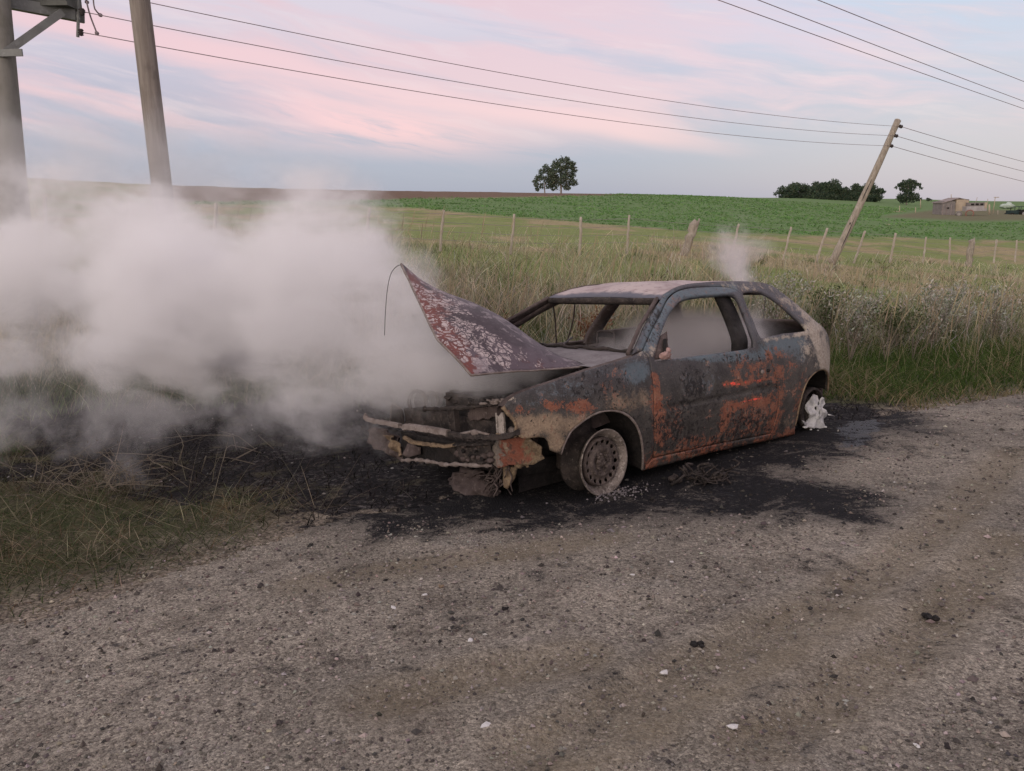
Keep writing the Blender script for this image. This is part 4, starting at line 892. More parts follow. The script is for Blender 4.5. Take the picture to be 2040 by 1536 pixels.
m_ = MB(); m_.blob(cpl((946, 863), 0, .67), (.012, .03, .022), 5, .3); m_.tube([cpl(p, 0, .67) for p in ((918, 864), (935, 861), (946, 858), (958, 862), (975, 866))], .008, 6); m_.build('tow_eye', M_ashy, bb)
beam('lower_rail', [(806, 872), (822, 881), (850, 885), (886, 889), (905, 887)], .64, .022, .03, M_tan)
beam('lower_rail', [(905, 886), (950, 885), (980, 882)], .64, .020, .03, M_char)
poly_at('front_valance', [(800, 858), (905, 880), (978, 882), (980, 926), (940, 926), (890, 922), (806, 917)], 0, .585, M_black, rough=.02)
poly_at('front_valance', [(885, 892), (905, 886), (925, 893), (950, 889), (980, 884), (981, 922), (950, 925), (920, 918), (905, 912)], 0, .605, M_char, rough=.03)
poly_at('front_valance', [(808, 885), (822, 884), (838, 892), (836, 905), (815, 911), (808, 905)], 0, .615, M_inner, rough=.03)
m_ = MB(); pts = lin([cpl(p, 0, .60) for p in ((802, 917), (830, 916), (866, 921), (886, 926), (910, 925), (945, 927), (980, 928))], .02); m_.tube(*rough_tube(pts, .012, j=.45)); m_.build('lower_lip', M_ashy, car)
for px_, r_ in (((922, 899), .012), ((946, 899), .010), ((960, 915), .012), ((935, 908), .008)):
    m_ = MB(); m_.blob(cpl(px_, 0, .632), (.006, r_*1.4, r_), 9, .2, 2); m_.build('bolt_hole', M_black, car)
m_ = MB()
for k in range(22): m_.blob(cpl((random.uniform(905, 980), random.uniform(882, 922)), 0, .61), np.array([.018, .018, .014])*random.uniform(.4, 1.3), k+3, .5, 2)
m_.build('melted_crust', M_inner, car)['kind'] = 'stuff'
# rust coloured end bracket wrapping round the corner
def mat_bracket(g, out):
    v = g.obj(); n = g.nn(v, 10, 6, .7, .4); n2 = g.nn(v, 34, 5, .7); y = g.n('ShaderNodeSeparateXYZ', {0: v}).outputs[1]
    p = g.m('ADD', y, g.m('MULTIPLY', g.m('SUBTRACT', n, .5), .14))
    c = g.mix(n2, (.20, .165, .14), (.32, .28, .24)); c = g.mix(g.ss(p, .515, .545), c, g.mix(n2, (.22, .070, .042), (.29, .125, .085)))
    c = g.mix(g.ss(p, .645, .69), c, g.mix(n2, (.10, .07, .045), (.34, .26, .16))); c = g.mix(g.m('MULTIPLY', g.ss(n2, .62, .9), .75), c, (.045, .034, .03)); c = g.mix(g.m('MULTIPLY', g.ss(n, .7, .95), .8), c, (.33, .27, .20))
    bsdf(g, out, c, .85, g.bump(g.m('ADD', n, n2), .9, .015), spec=.3)
M_bracket = material('rusty_bracket', mat_bracket)
def wrap(y, z): return -.9*np.clip(y-.50, 0, 1)**2*1.6
poly_at('bumper_bracket', [(979, 890), (983, 880), (994, 876), (1010, 872), (1030, 873), (1040, 876), (1046, 886), (1053, 897), (1052, 912), (1056, 920), (1046, 930), (1030, 926), (1012, 927), (1000, 931), (990, 932), (981, 926), (978, 908)], 0, .60, M_bracket, step=.008, rough=.030, curve=wrap)
m_ = MB()
for k in range(34):
    a, b = random.uniform(1030, 1056), random.uniform(884, 930); m_.blob(cpl((a, b), 0, .60-.00009*(a-990)**2*.35), np.array([.018, .016, .016])*random.uniform(.4, 1.2), k+60, .6, 2)
m_.build('peeling_crust', M_tan, car)['kind'] = 'stuff'
poly_at('towing_bracket', [(1002, 930), (1030, 930), (1022, 955), (1012, 973), (1006, 970)], 0, .50, M_tan, rough=.012, thick=.02)
# melted remains hanging to the ground, loose wires
m_ = MB(); m_.blob(cpl((940, 975), 0, .42)+np.array([0, 0, .02]), (.10, .17, .085), 4, .8, 4); [m_.blob(cpl((random.uniform(905, 975), random.uniform(965, 1000)), 0, .45), np.array([.05, .06, .04])*random.uniform(.4, 1.1), q, .7, 2) for q in range(14)]; hm = m_.build('melted_plastic', M_inner, car)
m_ = MB()
for k in range(16):
    a = random.uniform(985, 1012); p0 = (a, random.uniform(925, 935)); pts = [p0]
    for j in range(4): pts.append((pts[-1][0]+random.uniform(-13, 11), pts[-1][1]+random.uniform(5, 18)))
    m_.tube(cr([cpl(p, 0, .50+random.uniform(-.03, .03)) for p in pts], .012), random.choice((.003, .004, .006)), 5)
for k in range(20):
    a = random.uniform(900, 985); p0 = (a, random.uniform(940, 985)); pts = [p0]
    for j in range(4): pts.append((pts[-1][0]+random.uniform(-16, 16), pts[-1][1]+random.uniform(-6, 11)))
    m_.tube(cr([cpl(p, 0, .47+random.uniform(-.06, .03)) for p in pts], .012), random.choice((.003, .004, .006)), 5)
m_.tube(cr([cpl(p, 0, .46) for p in ((900, 990), (912, 994), (930, 1001), (950, 1000), (965, 1006))], .01), .006, 5)
m_.build('hanging_wires', M_inner, car)['kind'] = 'stuff'
m_ = MB()
for k in range(40):
    p = cpl((random.uniform(935, 985), random.uniform(955, 1008)), 0, .47); m_.blob(p, np.array([.012, .014, .010])*random.uniform(.4, 1.3), k, .5, 2)
m_.build('melted_drips', M_char, car)['kind'] = 'stuff'
# crumpled remains of the right corner
def crum(y, z): return (fbm(y*13, z*13, 8, 4)-.5)*.16
poly_at('crumpled_corner', [(733, 858), (741, 852), (760, 856), (779, 862), (798, 872), (806, 893), (812, 921), (795, 919), (780, 910), (768, 899), (752, 893), (741, 880), (736, 870)], 0, .55, M_inner, .012, .006, curve=crum, smooth_=False)
poly_at('crumpled_corner', [(768, 866), (785, 870), (800, 884), (806, 905), (798, 912), (785, 892), (772, 880)], 0, .60, M_tan, .012, .006, curve=crum, smooth_=False)
poly_at('torn_sheet', [(780, 804), (784, 803), (803, 818), (806, 846), (778, 842)], 0, .45, M_char, rough=.012)
m_ = MB(); m_.tube([cpl(p, 0, .46) for p in ((798, 814), (783, 803), (780, 808), (778, 840))], .007, 6); m_.build('torn_sheet_edge', M_ashy, car)
# engine under the steam
m_ = MB(); m_.box((.22, .02, .42), (.48, .36, .34)); m_.box((.20, .02, .55), (.44, .24, .08)); 
for k in range(4): m_.box((.05+.11*k, .16, .52), (.05, .10, .06))
m_.box((.46, .0, .36), (.10, .9, .22)); m_.blob((.15, -.35, .52), (.16, .12, .12), 3, .3); m_.blob((.35, .38, .45), (.14, .1, .12), 6, .3)
for k in range(46): m_.blob((random.uniform(-.02, .46), random.uniform(-.20, .24), random.uniform(.52, .58)), np.array([.06, .06, .03])*random.uniform(.3, 1.1), k+5, .55, 2)
eng = m_.build('engine', M_char, car, smooth=False)
m_ = MB()
for px_, x_, R_ in (((832, 801), .42, .075), ((860, 798), .36, .055)):
    c_ = cpl(px_, 0, x_); m_.lathe([(R_+.012*math.cos(a), .012*math.sin(a)) for a in np.linspace(0, 2*math.pi, 9)[:-1]], c_, (1, .25, .1), 24, closed=True)
    m_.lathe([(R_, -.05), (R_*.85, -.10), (.01, -.11)], c_, (1, .25, .1), 20)
m_.build('lamp_ring', M_inner, car)
for sx in (-1, 1): m_ = MB(); m_.lathe([(.0, .76), (.05, .76), (.09, .73), (.11, .60), (.11, .2)], (.02, sx*.52, -.06), (0, 0, 1), 20); m_.build('strut_tower', M_char, car)
m_ = MB()
for k in range(18):
    a = np.array([random.uniform(.0, .40), random.uniform(-.28, .34), random.uniform(.52, .57)]); pts = [a]
    for j in range(4): pts.append(pts[-1]+np.array([random.uniform(-.08, .08), random.uniform(-.10, .10), random.uniform(-.05, .015)]))
    m_.tube(cr(pts, .03), random.choice((.006, .009, .014)), 6)
m_.build('engine_pipes', M_char, car)['kind'] = 'stuff'
m_ = MB(); m_.box((.15, 0, .15), (.5, .6, .05)); m_.box((0, 0, .12), (.12, 1.25, .06)); m_.bar((.5, .42, .2), (-.2, .42, .14), .07, .09); m_.bar((.5, -.42, .2), (-.2, -.42, .14), .07, .09)
m_.build('subframe', M_black, car)
m_ = MB(); m_.box((-2.45, 0, .16), (.10, 1.3, .09)); m_.build('rear_axle', M_black, car)
# door furniture: lock, mirror stub, belt latch
c_ = cside((1524, 737), .004); nd = np.array([0, 1, .05])
doorL = [o for o in car.children if o.name == 'door'][0]
m_ = MB(); m_.lathe([(.001, .012), (.012, .012), (.016, .006), (.016, 0)], cside((1518, 741), .0), nd, 18); hl = m_.build('door_lock', M_ashy, doorL)
m_ = MB(); m_.blob(cside((1531, 738), -.002), (.022, .006, .013), 2, .15); m_.build('handle_recess', M_black, doorL)
v, f = fill(sxz([(1306, 718), (1307, 700), (1320, 668), (1331, 660), (1335, 690), (1338, 712)]), (), .012)
V = np.stack([v[:, 0], S(v[:, 0], v[:, 1])-.012+(fbm(v[:, 0]*25, v[:, 1]*25, 2, 3)-.5)*.02, v[:, 1]], -1)
mb_ = solid(mesh('mirror_base', V, f[:, ::-1], M_inner, doorL), .01)
m_ = MB(); m_.bar(cside((1324, 702), .006), cside((1325, 676), .006), .022, .012); m_.build('mirror_slot', M_black, mb_)
M_pink = charred('melted_pink_plastic', (.38, .25, .225), (.24, .15, .13), (.5, .40, .37), sc_=20)
m_ = MB(); m_.blob(cside((1325, 708), .012), (.05, .02, .026), 7, .5, 3); m_.blob(cside((1331, 700), .014), (.02, .016, .022), 8, .4, 3); m_.tube([cside((1331, 709), .016), cside((1338, 717), .02)], [.008, .001], 6); m_.build('mirror_stub', M_pink, mb_)
m_ = MB(); c_ = cpl((1465.5, 655), 1, .60); m_.lathe([(.016+.005*math.cos(a), .004*math.sin(a)) for a in np.linspace(0, 6.283, 9)[:-1]], c_, (.6, .8, 0), 16, closed=True); m_.tube([c_+(0, 0, .018), c_+(-.01, -.02, .05)], .007, 6); m_.build('belt_latch', M_ashy, car)
# seat frames and window channels seen through the empty windscreen
for y0 in (-.36, .36):
    m_ = MB(); x0 = -1.18
    fr = [(x0+.10, y0-.22, .22), (x0, y0-.23, .50), (x0-.05, y0-.21, .70), (x0-.06, y0+.21, .70), (x0, y0+.23, .50), (x0+.10, y0+.22, .22)]
    m_.tube(cr(fr, .04), .014, 8); m_.tube([(x0-.03, y0-.22, .60), (x0-.03, y0+.22, .60)], .012, 8); m_.tube([(x0-.055, y0-.21, .665), (x0-.055, y0+.21, .665)], .022, 8)
    if y0 > 0: m_ = MB(); m_.tube(cr([(x0+.10, y0-.22, .22), (x0-.02, y0-.23, .44), (x0-.08, y0, .52), (x0-.02, y0+.23, .44), (x0+.10, y0+.22, .22)], .04), .014, 8)
    st = m_.build('seat_frame', M_inner, car)
    if y0 > 0: continue
    m_ = MB(); m_.tube(cr([(x0-.055, y0-.09, .70), (x0-.06, y0-.09, .80), (x0-.06, y0-.075, .835), (x0-.06, y0+.075, .835), (x0-.06, y0+.09, .80), (x0-.055, y0+.09, .70)], .015), .007, 8); m_.box((x0-.065, y0, .755), (.012, .15, .075)); m_.build('headrest_frame', M_inner, st)
    m_ = MB(); m_.box((x0+.30, y0, .20), (.46, .46, .03))
    for k in range(7): m_.tube([(x0+.08+.07*k, y0-.2, .235), (x0+.08+.07*k, y0+.2, .235)], .005, 6)
    m_.build('seat_pan', M_char, st)
for pts in (((1102, 606), (1106, 640), (1109, 692)), ((1146, 600), (1141, 640), (1131, 677))):
    m_ = MB(); m_.tube(cr([cpl(p, 1, -.58-.10*i) for i, p in enumerate(pts)], .03), .006, 6); m_.build('window_channel', M_inner, car)
m_ = MB(); m_.tube([cpl((1525, 592), 1, -.45), cpl((1517, 668), 1, -.45)], .004, 6); m_.build('tailgate_strut', M_char, car)
m_ = MB(); m_.tube([cpl((1113, 693), 1, -.55), cpl((1140, 672), 1, -.60)], .008, 6); m_.tube([cpl((1118, 694), 1, -.55), cpl((1172, 690), 1, -.66)], .010, 6); m_.build('door_top_rail', M_cowl, car)

# ---- wheels
def rim_disc(R0, holes, bolts, depth, name, mat, parent, cx, cy, cz, side, seed=1):
    poly = [(R0*math.cos(a), R0*math.sin(a)) for a in np.linspace(0, 2*math.pi, 73)[:-1]]
    hs = [[(r_*math.cos(a)+s__*math.cos(b), r_*math.sin(a)+s__*math.sin(b)) for b in np.linspace(0, 2*math.pi, 15)[:-1]] for r_, a, s__ in holes]
    v, f = fill(poly, hs, .008); r = np.hypot(v[:, 0], v[:, 1])
    h = np.interp(r, [0, .03, .032, .055, .062, .085, .095, .125, .140, R0], depth)
    V = np.stack([cx+v[:, 0], cy+side*h, cz+v[:, 1]], -1); return solid(mesh(name, V, f[:, ::-1] if side > 0 else f, mat, parent), .008)
def front_wheel(side):
    wl = empty('wheel'); wl.parent = car; cx, cz = 0.0, .196; cy = side*.715
    holes = [(.120, 2*math.pi*k/16+.1, .0125) for k in range(16)]
    rim_disc(.150, holes, 4, [.018, .018, .004, .006, .016, .022, .008, .012, .020, -.012], 'rim_disc', M_rim, wl, cx, cy, cz, side)
    m_ = MB(); ax = (0, side, 0); o = (cx, cy, cz)
    m_.lathe([(.150, -.016), (.163, -.004), (.168, .012), (.180, .022), (.190, .034), (.198, .040), (.200, .034), (.196, .026), (.186, .010), (.172, -.004)], o, ax, 48)
    m_.build('rim_lip', M_rimlip if side > 0 else M_black, wl)
    m_ = MB(); m_.lathe([(.172, -.004), (.150, -.02), (.150, -.07), (.168, -.09), (.172, -.115), (.192, -.125), (.198, -.140), (.192, -.140), (.165, -.12), (.145, -.02)], o, ax, 40); m_.build('rim_barrel', M_char, wl)
    m_ = MB()
    for k in range(4):
        a = math.pi/4+k*math.pi/2; m_.lathe([(.0, .022), (.008, .022), (.010, .014), (.012, .0)], (cx+.046*math.cos(a), cy+side*.008, cz+.046*math.sin(a)), ax, 8)
    for k in range(26):
        a, r_ = random.uniform(0, 6.28), random.uniform(.02, .085); m_.blob((cx+r_*math.cos(a), cy+side*.016, cz+r_*math.sin(a)), np.array([.014, .006, .012])*random.uniform(.5, 1.3), k, .5, 2)
    m_.build('wheel_bolts', M_rim, wl)
    m_ = MB(); m_.lathe([(.02, -.03), (.115, -.03), (.118, -.055), (.0, -.06)], o, ax, 28); m_.build('brake_disc', M_black, wl)
    return wl
front_wheel(1); front_wheel(-1)
# wire bead of the burnt tyre and crumbs under the front wheel
m_ = MB(); pts = [( .203*math.cos(a), .770+.01*math.sin(3*a), .196+.203*math.sin(a)) for a in np.linspace(-2.1, -1.35, 14)]; m_.tube(pts, .006, 6); m_.build('tyre_wire', M_rimlip, car)
m_ = MB()
for k in range(150):
    x, y = random.gauss(-.05, .12), random.gauss(.82, .06); m_.blob((x, y, .012), np.array([.0055, .0055, .004])*random.uniform(.3, 1.6), k % 17, .5, 1)
m_.build('tyre_ash', M_cowl, car, smooth=False)['kind'] = 'stuff'
# rear wheel: brake drum with what is left of a white alloy
for side in (1, -1):
    wl = empty('wheel'); wl.parent = car; cx, cz, cy = -2.448, .150, side*.70
    m_ = MB(); ax = (0, side, 0); m_.lathe([(.0, .01), (.09, .01), (.105, .0), (.112, -.03), (.118, -.06), (.12, -.09), (.0, -.09)], (cx, cy, cz), ax, 32); m_.build('brake_drum', M_char, wl)
    m_ = MB(); m_.lathe([(.145, -.05), (.15, -.09), (.10, -.10), (.02, -.10)], (cx, cy, cz+.02), ax, 32); m_.build('backing_plate', M_black, wl)
    m_ = MB(); m_.lathe([(.150, .005), (.166, .0), (.172, -.02), (.166, -.05), (.150, -.05)], (cx, cy, cz+.022), ax, 40, closed=True); m_.build('rim_remnant', M_char, wl)
    if side > 0:
        hub = [cpl(p, 1, .74)[[0, 2]] for p in ((1614, 807), (1619, 790), (1624, 786), (1632, 788), (1633, 799), (1630, 807), (1634, 805), (1638, 793), (1646, 793), (1647, 804), (1640, 813), (1646, 818), (1650, 828), (1645, 836), (1640, 841), (1645, 850), (1638, 855), (1629, 852), (1622, 854), (1613, 850), (1606, 846), (1599, 841), (1598, 838), (1608, 842), (1614, 842), (1618, 835), (1615, 828), (1613, 822), (1611, 812), (1612, 807))]
        hc = [np.mean([cpl(p, 1, .74)[[0, 2]] for p in [q]], 0) for q in ((1630, 822), (1635.5, 815), (1625, 813), (1627, 832), (1637, 830))]
        hl_ = [[(c_[0]+r_*math.cos(a), c_[1]+r_*1.5*math.sin(a)) for a in np.linspace(0, 6.283, 11)[:-1]] for c_, r_ in zip(hc, (.020, .011, .012, .012, .013))]
        v, f = fill([tuple(p) for p in hub], hl_, .009); rr_ = np.hypot(v[:, 0]-cx, v[:, 1]-cz)
        V = np.stack([v[:, 0], .735+.030*np.exp(-(rr_/.045)**2)+.012*np.cos(6*np.arctan2(v[:, 1]-cz, v[:, 0]-cx))*sm(.03, .09, rr_)+(fbm(v[:, 0]*26, v[:, 1]*26, 4, 3)-.5)*.026, v[:, 1]], -1)
        o = solid(mesh('melted_alloy', V, f[:, ::-1], M_alu, wl), .016); b = o.modifiers.new('soft', 'BEVEL'); b.width = .006; b.segments = 2; b.limit_method = 'ANGLE'
        m_ = MB(); m_.tube([cpl(p, 1, .78) for p in ((1650, 826), (1656, 827), (1663, 829))], [.006, .003, .001], 6)
        for k in range(7): m_.blob(cpl((random.uniform(1602, 1650), random.uniform(850, 860)), 1, .80)+np.array([0, 0, .0]), np.array([.02, .02, .008])*random.uniform(.4, 1.2), k, .4, 2)
        m_.build('alloy_drips', M_alu, wl)['kind'] = 'stuff'
# ================================================================== poles, wires, fence, trees, the far yard
def mat_wood(name, c1, c2, c3, sx=1.):
    def f(g, out):
        v = g.vm('MULTIPLY', g.obj(), (14*sx, 14*sx, 1.1)).outputs[0]; n = g.noise(v, 1.6, 6, .65, .5); n2 = g.noise(g.obj(), 3, 4, .6)
        c = g.mix(g.ss(n, .35, .65), c1, c2); c = g.mix(g.m('MULTIPLY', g.ss(n2, .5, .7), .6), c, c3)
        bsdf(g, out, c, .9, g.bump(n, .6, .02), spec=.2)
    return material(name, f)
M_pole = mat_wood('weathered_pole', (.185, .160, .138), (.265, .235, .205), (.125, .108, .095))
M_grey = mat_wood('silvered_wood', (.36, .32, .265), (.22, .19, .155), (.42, .38, .33))
M_post = mat_wood('fence_wood', (.46, .41, .345), (.30, .26, .21), (.52, .48, .42), 3)
M_conc = mat_wood('stained_concrete', (.19, .185, .165), (.235, .228, .205), (.145, .145, .118), .3)
M_steel = charred('galvanised_steel', (.20, .21, .20), (.15, .155, .15), (.25, .26, .25), sc_=3, rough=.6, bstr=.1)
M_dark = charred('dark_insulator', (.035, .03, .03), (.06, .05, .05), (.09, .08, .08), sc_=6, bstr=.1)
M_wire = charred('wire', (.24, .20, .215), (.27, .225, .24), (.28, .24, .25), bstr=0)

def pole_mesh(foot, top, r0, r1, name, mat, parent, n=16, wob=0.0):
    pts = [np.asarray(foot)+(np.asarray(top)-np.asarray(foot))*t for t in np.linspace(0, 1, 14)]
    m_ = MB(); m_.tube(pts, [r0+(r1-r0)*t+random.uniform(-wob, wob) for t in np.linspace(0, 1, 14)], n); return m_.build(name, mat, parent)
# --- second pole (round, near) and the transformer mast at the far left
def vertical(px_lo, px_hi, Y, drop):
    a = at_y(px_lo, Y); b = at_y(px_hi, Y); d = (b-a); a2 = a-d/np.linalg.norm(d)*drop; return a2, b
a, b = vertical((322, 368), (271, -60), 10.6, 1.6)
fz = terr(a[0], a[1])[0]-.2; a = b+(a-b)*((b[2]-fz)/(b[2]-a[2])); b = b+(b-a)*.12
p2 = empty('utility_pole', a.tolist()); tag(p2, 'tall grey round utility pole rising alone out of the smoke, cut by the top edge', 'utility pole')
o = pole_mesh([0, 0, 0], b-a, .128, .112, 'shaft', M_pole, p2)
a, b = vertical((24, 345), (-16, -140), 13.2, 2.0); fz = terr(a[0], a[1])[0]-.2; a = b+(a-b)*((b[2]-fz)/(b[2]-a[2])); top1 = b+(b-a)*.05
p1 = empty('transformer_mast', a.tolist()); tag(p1, 'thick concrete mast with steel brackets carrying a transformer at the far left', 'transformer mast')
pole_mesh([0, 0, 0], top1-a, .235, .150, 'shaft', M_conc, p1, 24)
O1 = a
def L1(px, Y): return at_y(px, Y)-O1
m_ = MB(); 
A0, A1 = L1((-20, 2), 13.3), L1((150, 34), 13.9)
m_.bar(A0+(0, 0, .03), A1+(0, 0, .03), .07, .16); m_.build('crossbeam', M_steel, p1, smooth=False)
m_ = MB(); m_.bar(A0+(.0, .28, .05), A1+(0, .30, .05), .07, .16); m_.build('crossbeam', M_steel, p1, smooth=False)
m_ = MB(); m_.bar(L1((6, 108), 13.05), L1((124, 24), 13.7), .05, .11); m_.build('brace', M_steel, p1, smooth=False)
m_ = MB(); c_ = L1((14, 106), 13.05); m_.box(c_+(0.02, -.03, 0), (.44, .03, .10)); m_.build('collar', M_steel, p1, smooth=False)
tb = L1((98, -46), 13.9); m_ = MB(); m_.box(tb+(0, 0, .0), (.66, .50, .84)); m_.box(tb+(0, 0, -.44), (.72, .56, .05))
for k in range(6): m_.box(tb+(-.26+.104*k, -.28, 0), (.02, .07, .66))
tr_ = m_.build('transformer', charred('transformer_paint', (.10, .105, .095), (.125, .13, .118), (.085, .085, .078), sc_=3, bstr=.1), p1, smooth=False)
m_ = MB()
pass
for k in (-.18, .18): m_ = MB(); m_.tube([tb+(k, 0, .42), tb+(k, 0, .70)], [.05, .025], 8); m_.build('bushing', M_dark, tr_)
ins = MB(); ins.bar(L1((155, 74), 13.9), L1((159, -80), 13.9), .045, .03); ins.build('insulator_rack', M_steel, p1, smooth=False)
left_ends = []
for px_ in ((158, 65), (160, 24), (162, -22)):
    c_ = L1(px_, 13.85); m_ = MB(); m_.lathe([(0, .055), (.03, .05), (.045, .03), (.028, .012), (.045, -.005), (.028, -.02), (.040, -.04), (0, -.055)], c_+(.03, -.01, 0), (0, 0, 1), 12); m_.build('insulator', M_dark, p1); left_ends.append(c_+O1+(.06, 0, 0))
m_ = MB(); m_.bar(L1((137, 2), 13.9), L1((158, 40), 13.9), .03, .03); m_.build('stay', M_steel, p1, smooth=False)
for p in (((172, 2), (180, 32), (193, 66)), ((185, -10), (189, 18), (200, 30)), ((168, -30), (170, -10), (173, 4))):
    m_ = MB(); m_.tube(cr([L1(q, 13.9+.1*i) for i, q in enumerate(p)], .05), .012, 6); m_.blob(L1(p[-1], 14.1), (.035, .03, .03), 3, .2, 2); m_.build('jumper_wire', M_wire, p1)

# --- leaning pole in the field
Yp = 34.; a = at_y((1668, 500), Yp); b = at_y((1789, 239), Yp); a = a+(a-b)*.10
lp_ = empty('leaning_pole', a.tolist()); tag(lp_, 'silvery wooden utility pole leaning steeply to the right beyond the fence', 'utility pole')
m_ = MB(); pts = [(b-a)*t+np.array([.05*math.sin(t*3.1), 0, 0]) for t in np.linspace(0, 1, 22)]; m_.tube(pts, [.150-.035*t+random.uniform(-.006, .006) for t in np.linspace(0, 1, 22)], 14); m_.build('shaft', M_grey, lp_)
m_ = MB(); m_.tube([(b-a)*1.0, (b-a)*1.006], [.115, .06], 14); m_.build('cap', M_post, lp_)
for t0, t1 in ((.10, .34), (.44, .60)):
    m_ = MB(); m_.tube([(b-a)*t+np.array([.02+.03*math.sin(t*9), -.14, 0]) for t in np.linspace(t0, t1, 8)], [.004, .014, .02, .016, .02, .014, .01, .003], 6); m_.build('crack', M_dark, lp_)
m_ = MB(); c_ = (b-a)*.285+np.array([-.02, -.145, 0]); m_.lathe([(.05, 0), (.055, -.02), (.035, -.02), (.0, -.01)], c_, (0, -1, 0), 12); m_.build('knot', M_dark, lp_)
right_ends = []
for px_ in ((1793.8, 251.8), (1784.5, 270.5), (1775, 290.5)):
    c_ = at_y(px_, Yp)-a; m_ = MB(); m_.lathe([(0, .09), (.05, .08), (.075, .04), (.045, .01), (.075, -.02), (.045, -.05), (0, -.08)], c_, (1, 0, -.3), 12); m_.build('insulator', M_dark, lp_); right_ends.append(c_+a)

# --- wires
def wire(px0, Y0, px1, Y1, r, label, sag=.5, grp=None, ext=0.):
    A = at_y(px0, Y0) if len(px0) == 2 else np.asarray(px0); B = at_y(px1, Y1) if len(px1) == 2 else np.asarray(px1)
    m_ = MB(); pts = [A+(B-A)*t-np.array([0, 0, sag*4*t*(1-t)]) for t in np.linspace(0, 1, 40)]
    m_.tube(pts, r, 6); return tag(m_.build('power_line', M_wire), label, 'power line', grp)
gL = 'wires between the left mast and the leaning pole'; gR = 'wires going right from the leaning pole'; gT = 'wires crossing the upper right corner'
for i, (nm, pz, sg) in enumerate((('lowest', left_ends[0], .35), ('middle', left_ends[1], .35), ('topmost', left_ends[2], .35))):
    e = right_ends[2-i]; wire(tuple(pz), 0, tuple(e), 0, .0068, '%s wire strung from the transformer mast across to the leaning pole' % nm, sg, gL)
for i, (nm, e, q) in enumerate((('topmost', right_ends[0], (2330, 380)), ('middle', right_ends[1], (2330, 397)), ('lowest', right_ends[2], (2330, 415)))):
    wire(tuple(e), 0, q, 72, .011, '%s wire running right from the leaning pole to the frame edge' % nm, .35, gR)
for nm, p, q in (('topmost', (1600, -12), (2500, 318)), ('middle', (1480, -12), (2500, 352)), ('lowest', (1398, -12), (2500, 356))):
    wire(p, 16, q, 70, .0085, '%s wire crossing the upper right corner of the sky' % nm, .3, gT)

# --- wire fence along the field
posts = [(884, 418, 876, 502, 26, .085), (1025, 426, 1017, 507, 27.2, .085), (1158, 432, 1154, 507, 28.8, .10), (1254, 428, 1248, 504, 30.2, .085), (1386, 441, 1362, 508, 31.5, .30), (1472, 446, 1458, 508, 33, .09), (1576, 452, 1562, 510, 35, .09),
         (1648, 454, 1627, 518, 36.5, .11), (1724, 460, 1703, 518, 38, .11), (1785, 464, 1774, 516, 40, .12), (1845, 472, 1840, 514, 42, .09), (1893, 473, 1891, 520, 44, .10), (1936, 478, 1930, 532, 43.5, .32), (1986, 477, 1980, 518, 48, .11), (2026, 478, 2022, 520, 50, .11), (2080, 482, 2078, 524, 52, .11),
         (735, 414, 732, 492, 24.5, .09), (590, 408, 586, 486, 23.5, .09), (430, 404, 428, 480, 22.6, .10), (260, 398, 258, 475, 21.8, .09), (90, 392, 90, 470, 21, .10)]
fo = at_y((884, 500), 26); fence = empty('wire_fence', fo.tolist()); tag(fence, 'weathered post and wire fence with leaning posts between tall grass and field', 'fence')
tops = []
for xt, yt, xb, yb, Y, wd in posts:
    T_ = at_y((xt, yt), Y)-fo; B_ = at_y((xb, yb), Y)-fo; B_ = B_+(B_-T_)*.35; m_ = MB(); n_ = 12
    ts = np.linspace(0, 1, n_); m_.tube([B_+(T_-B_)*t+np.array([random.uniform(-.02, .02), 0, 0])*(wd/.12) for t in ts], [wd*.5*(1.05-.12*t)*random.uniform(.9, 1.1) for t in ts], 8)
    if wd > .25: m_.tube([B_+(T_-B_)*t+np.array([wd*.32, -.04, 0]) for t in (.55, .8, 1.06)], [.03, .07, .03], 6)
    m_.build('post', M_grey if wd > .25 else M_post, fence); tops.append((xt, T_, B_))
order = sorted(range(len(tops)), key=lambda i: tops[i][0])
for fr in (.93, .78, .62, .47):
    pts = [tops[i][2]+(tops[i][1]-tops[i][2])*fr for i in order]; m_ = MB(); m_.tube(pts, .006, 5); m_.build('fence_wire', M_wire, fence)

# --- trees
def leaf_cloud(cs, rs, n, size, cols, flat=.8):
    """leaf sprays spread through the lobes of a crown"""
    cs = np.asarray(cs); rs = np.asarray(rs); k = rng.integers(0, len(cs), n) if rs.ndim == 1 else None
    pr = rs**2/np.sum(rs**2); k = rng.choice(len(cs), n, p=pr)
    d = rng.normal(0, 1, (n, 3)); d /= np.linalg.norm(d, axis=1)[:, None]; rad_ = rs[k]*rng.uniform(.15, 1, n)**.45*rng.uniform(.75, 1.12, n)
    P = cs[k]+d*rad_[:, None]*np.array([1, 1, flat])
    P = P[fbm(P[:, 0]*1.3/max(size*3, .3)+P[:, 1], P[:, 2]*1.3/max(size*3, .3), 19, 3) > .35]; n = len(P)
    u_ = rng.normal(0, 1, (n, 3)); u_ /= np.linalg.norm(u_, axis=1)[:, None]; w_ = rng.normal(0, 1, (n, 3)); w_ -= u_*(u_*w_).sum(1)[:, None]; w_ /= np.linalg.norm(w_, axis=1)[:, None]
    s = size*rng.uniform(.5, 1.3, n)[:, None]
    V = np.stack([P-u_*s, P+w_*s*.5, P+u_*s, P-w_*s*.5], 1).reshape(-1, 3); F = np.arange(4*n).reshape(-1, 4)
    C = jitter(pick(cols, rng.integers(0, len(cols), n)), .25); return V, F, np.repeat(C, 4, 0)
M_bark = mat_wood('bark', (.30, .27, .24), (.18, .155, .13), (.10, .085, .07))
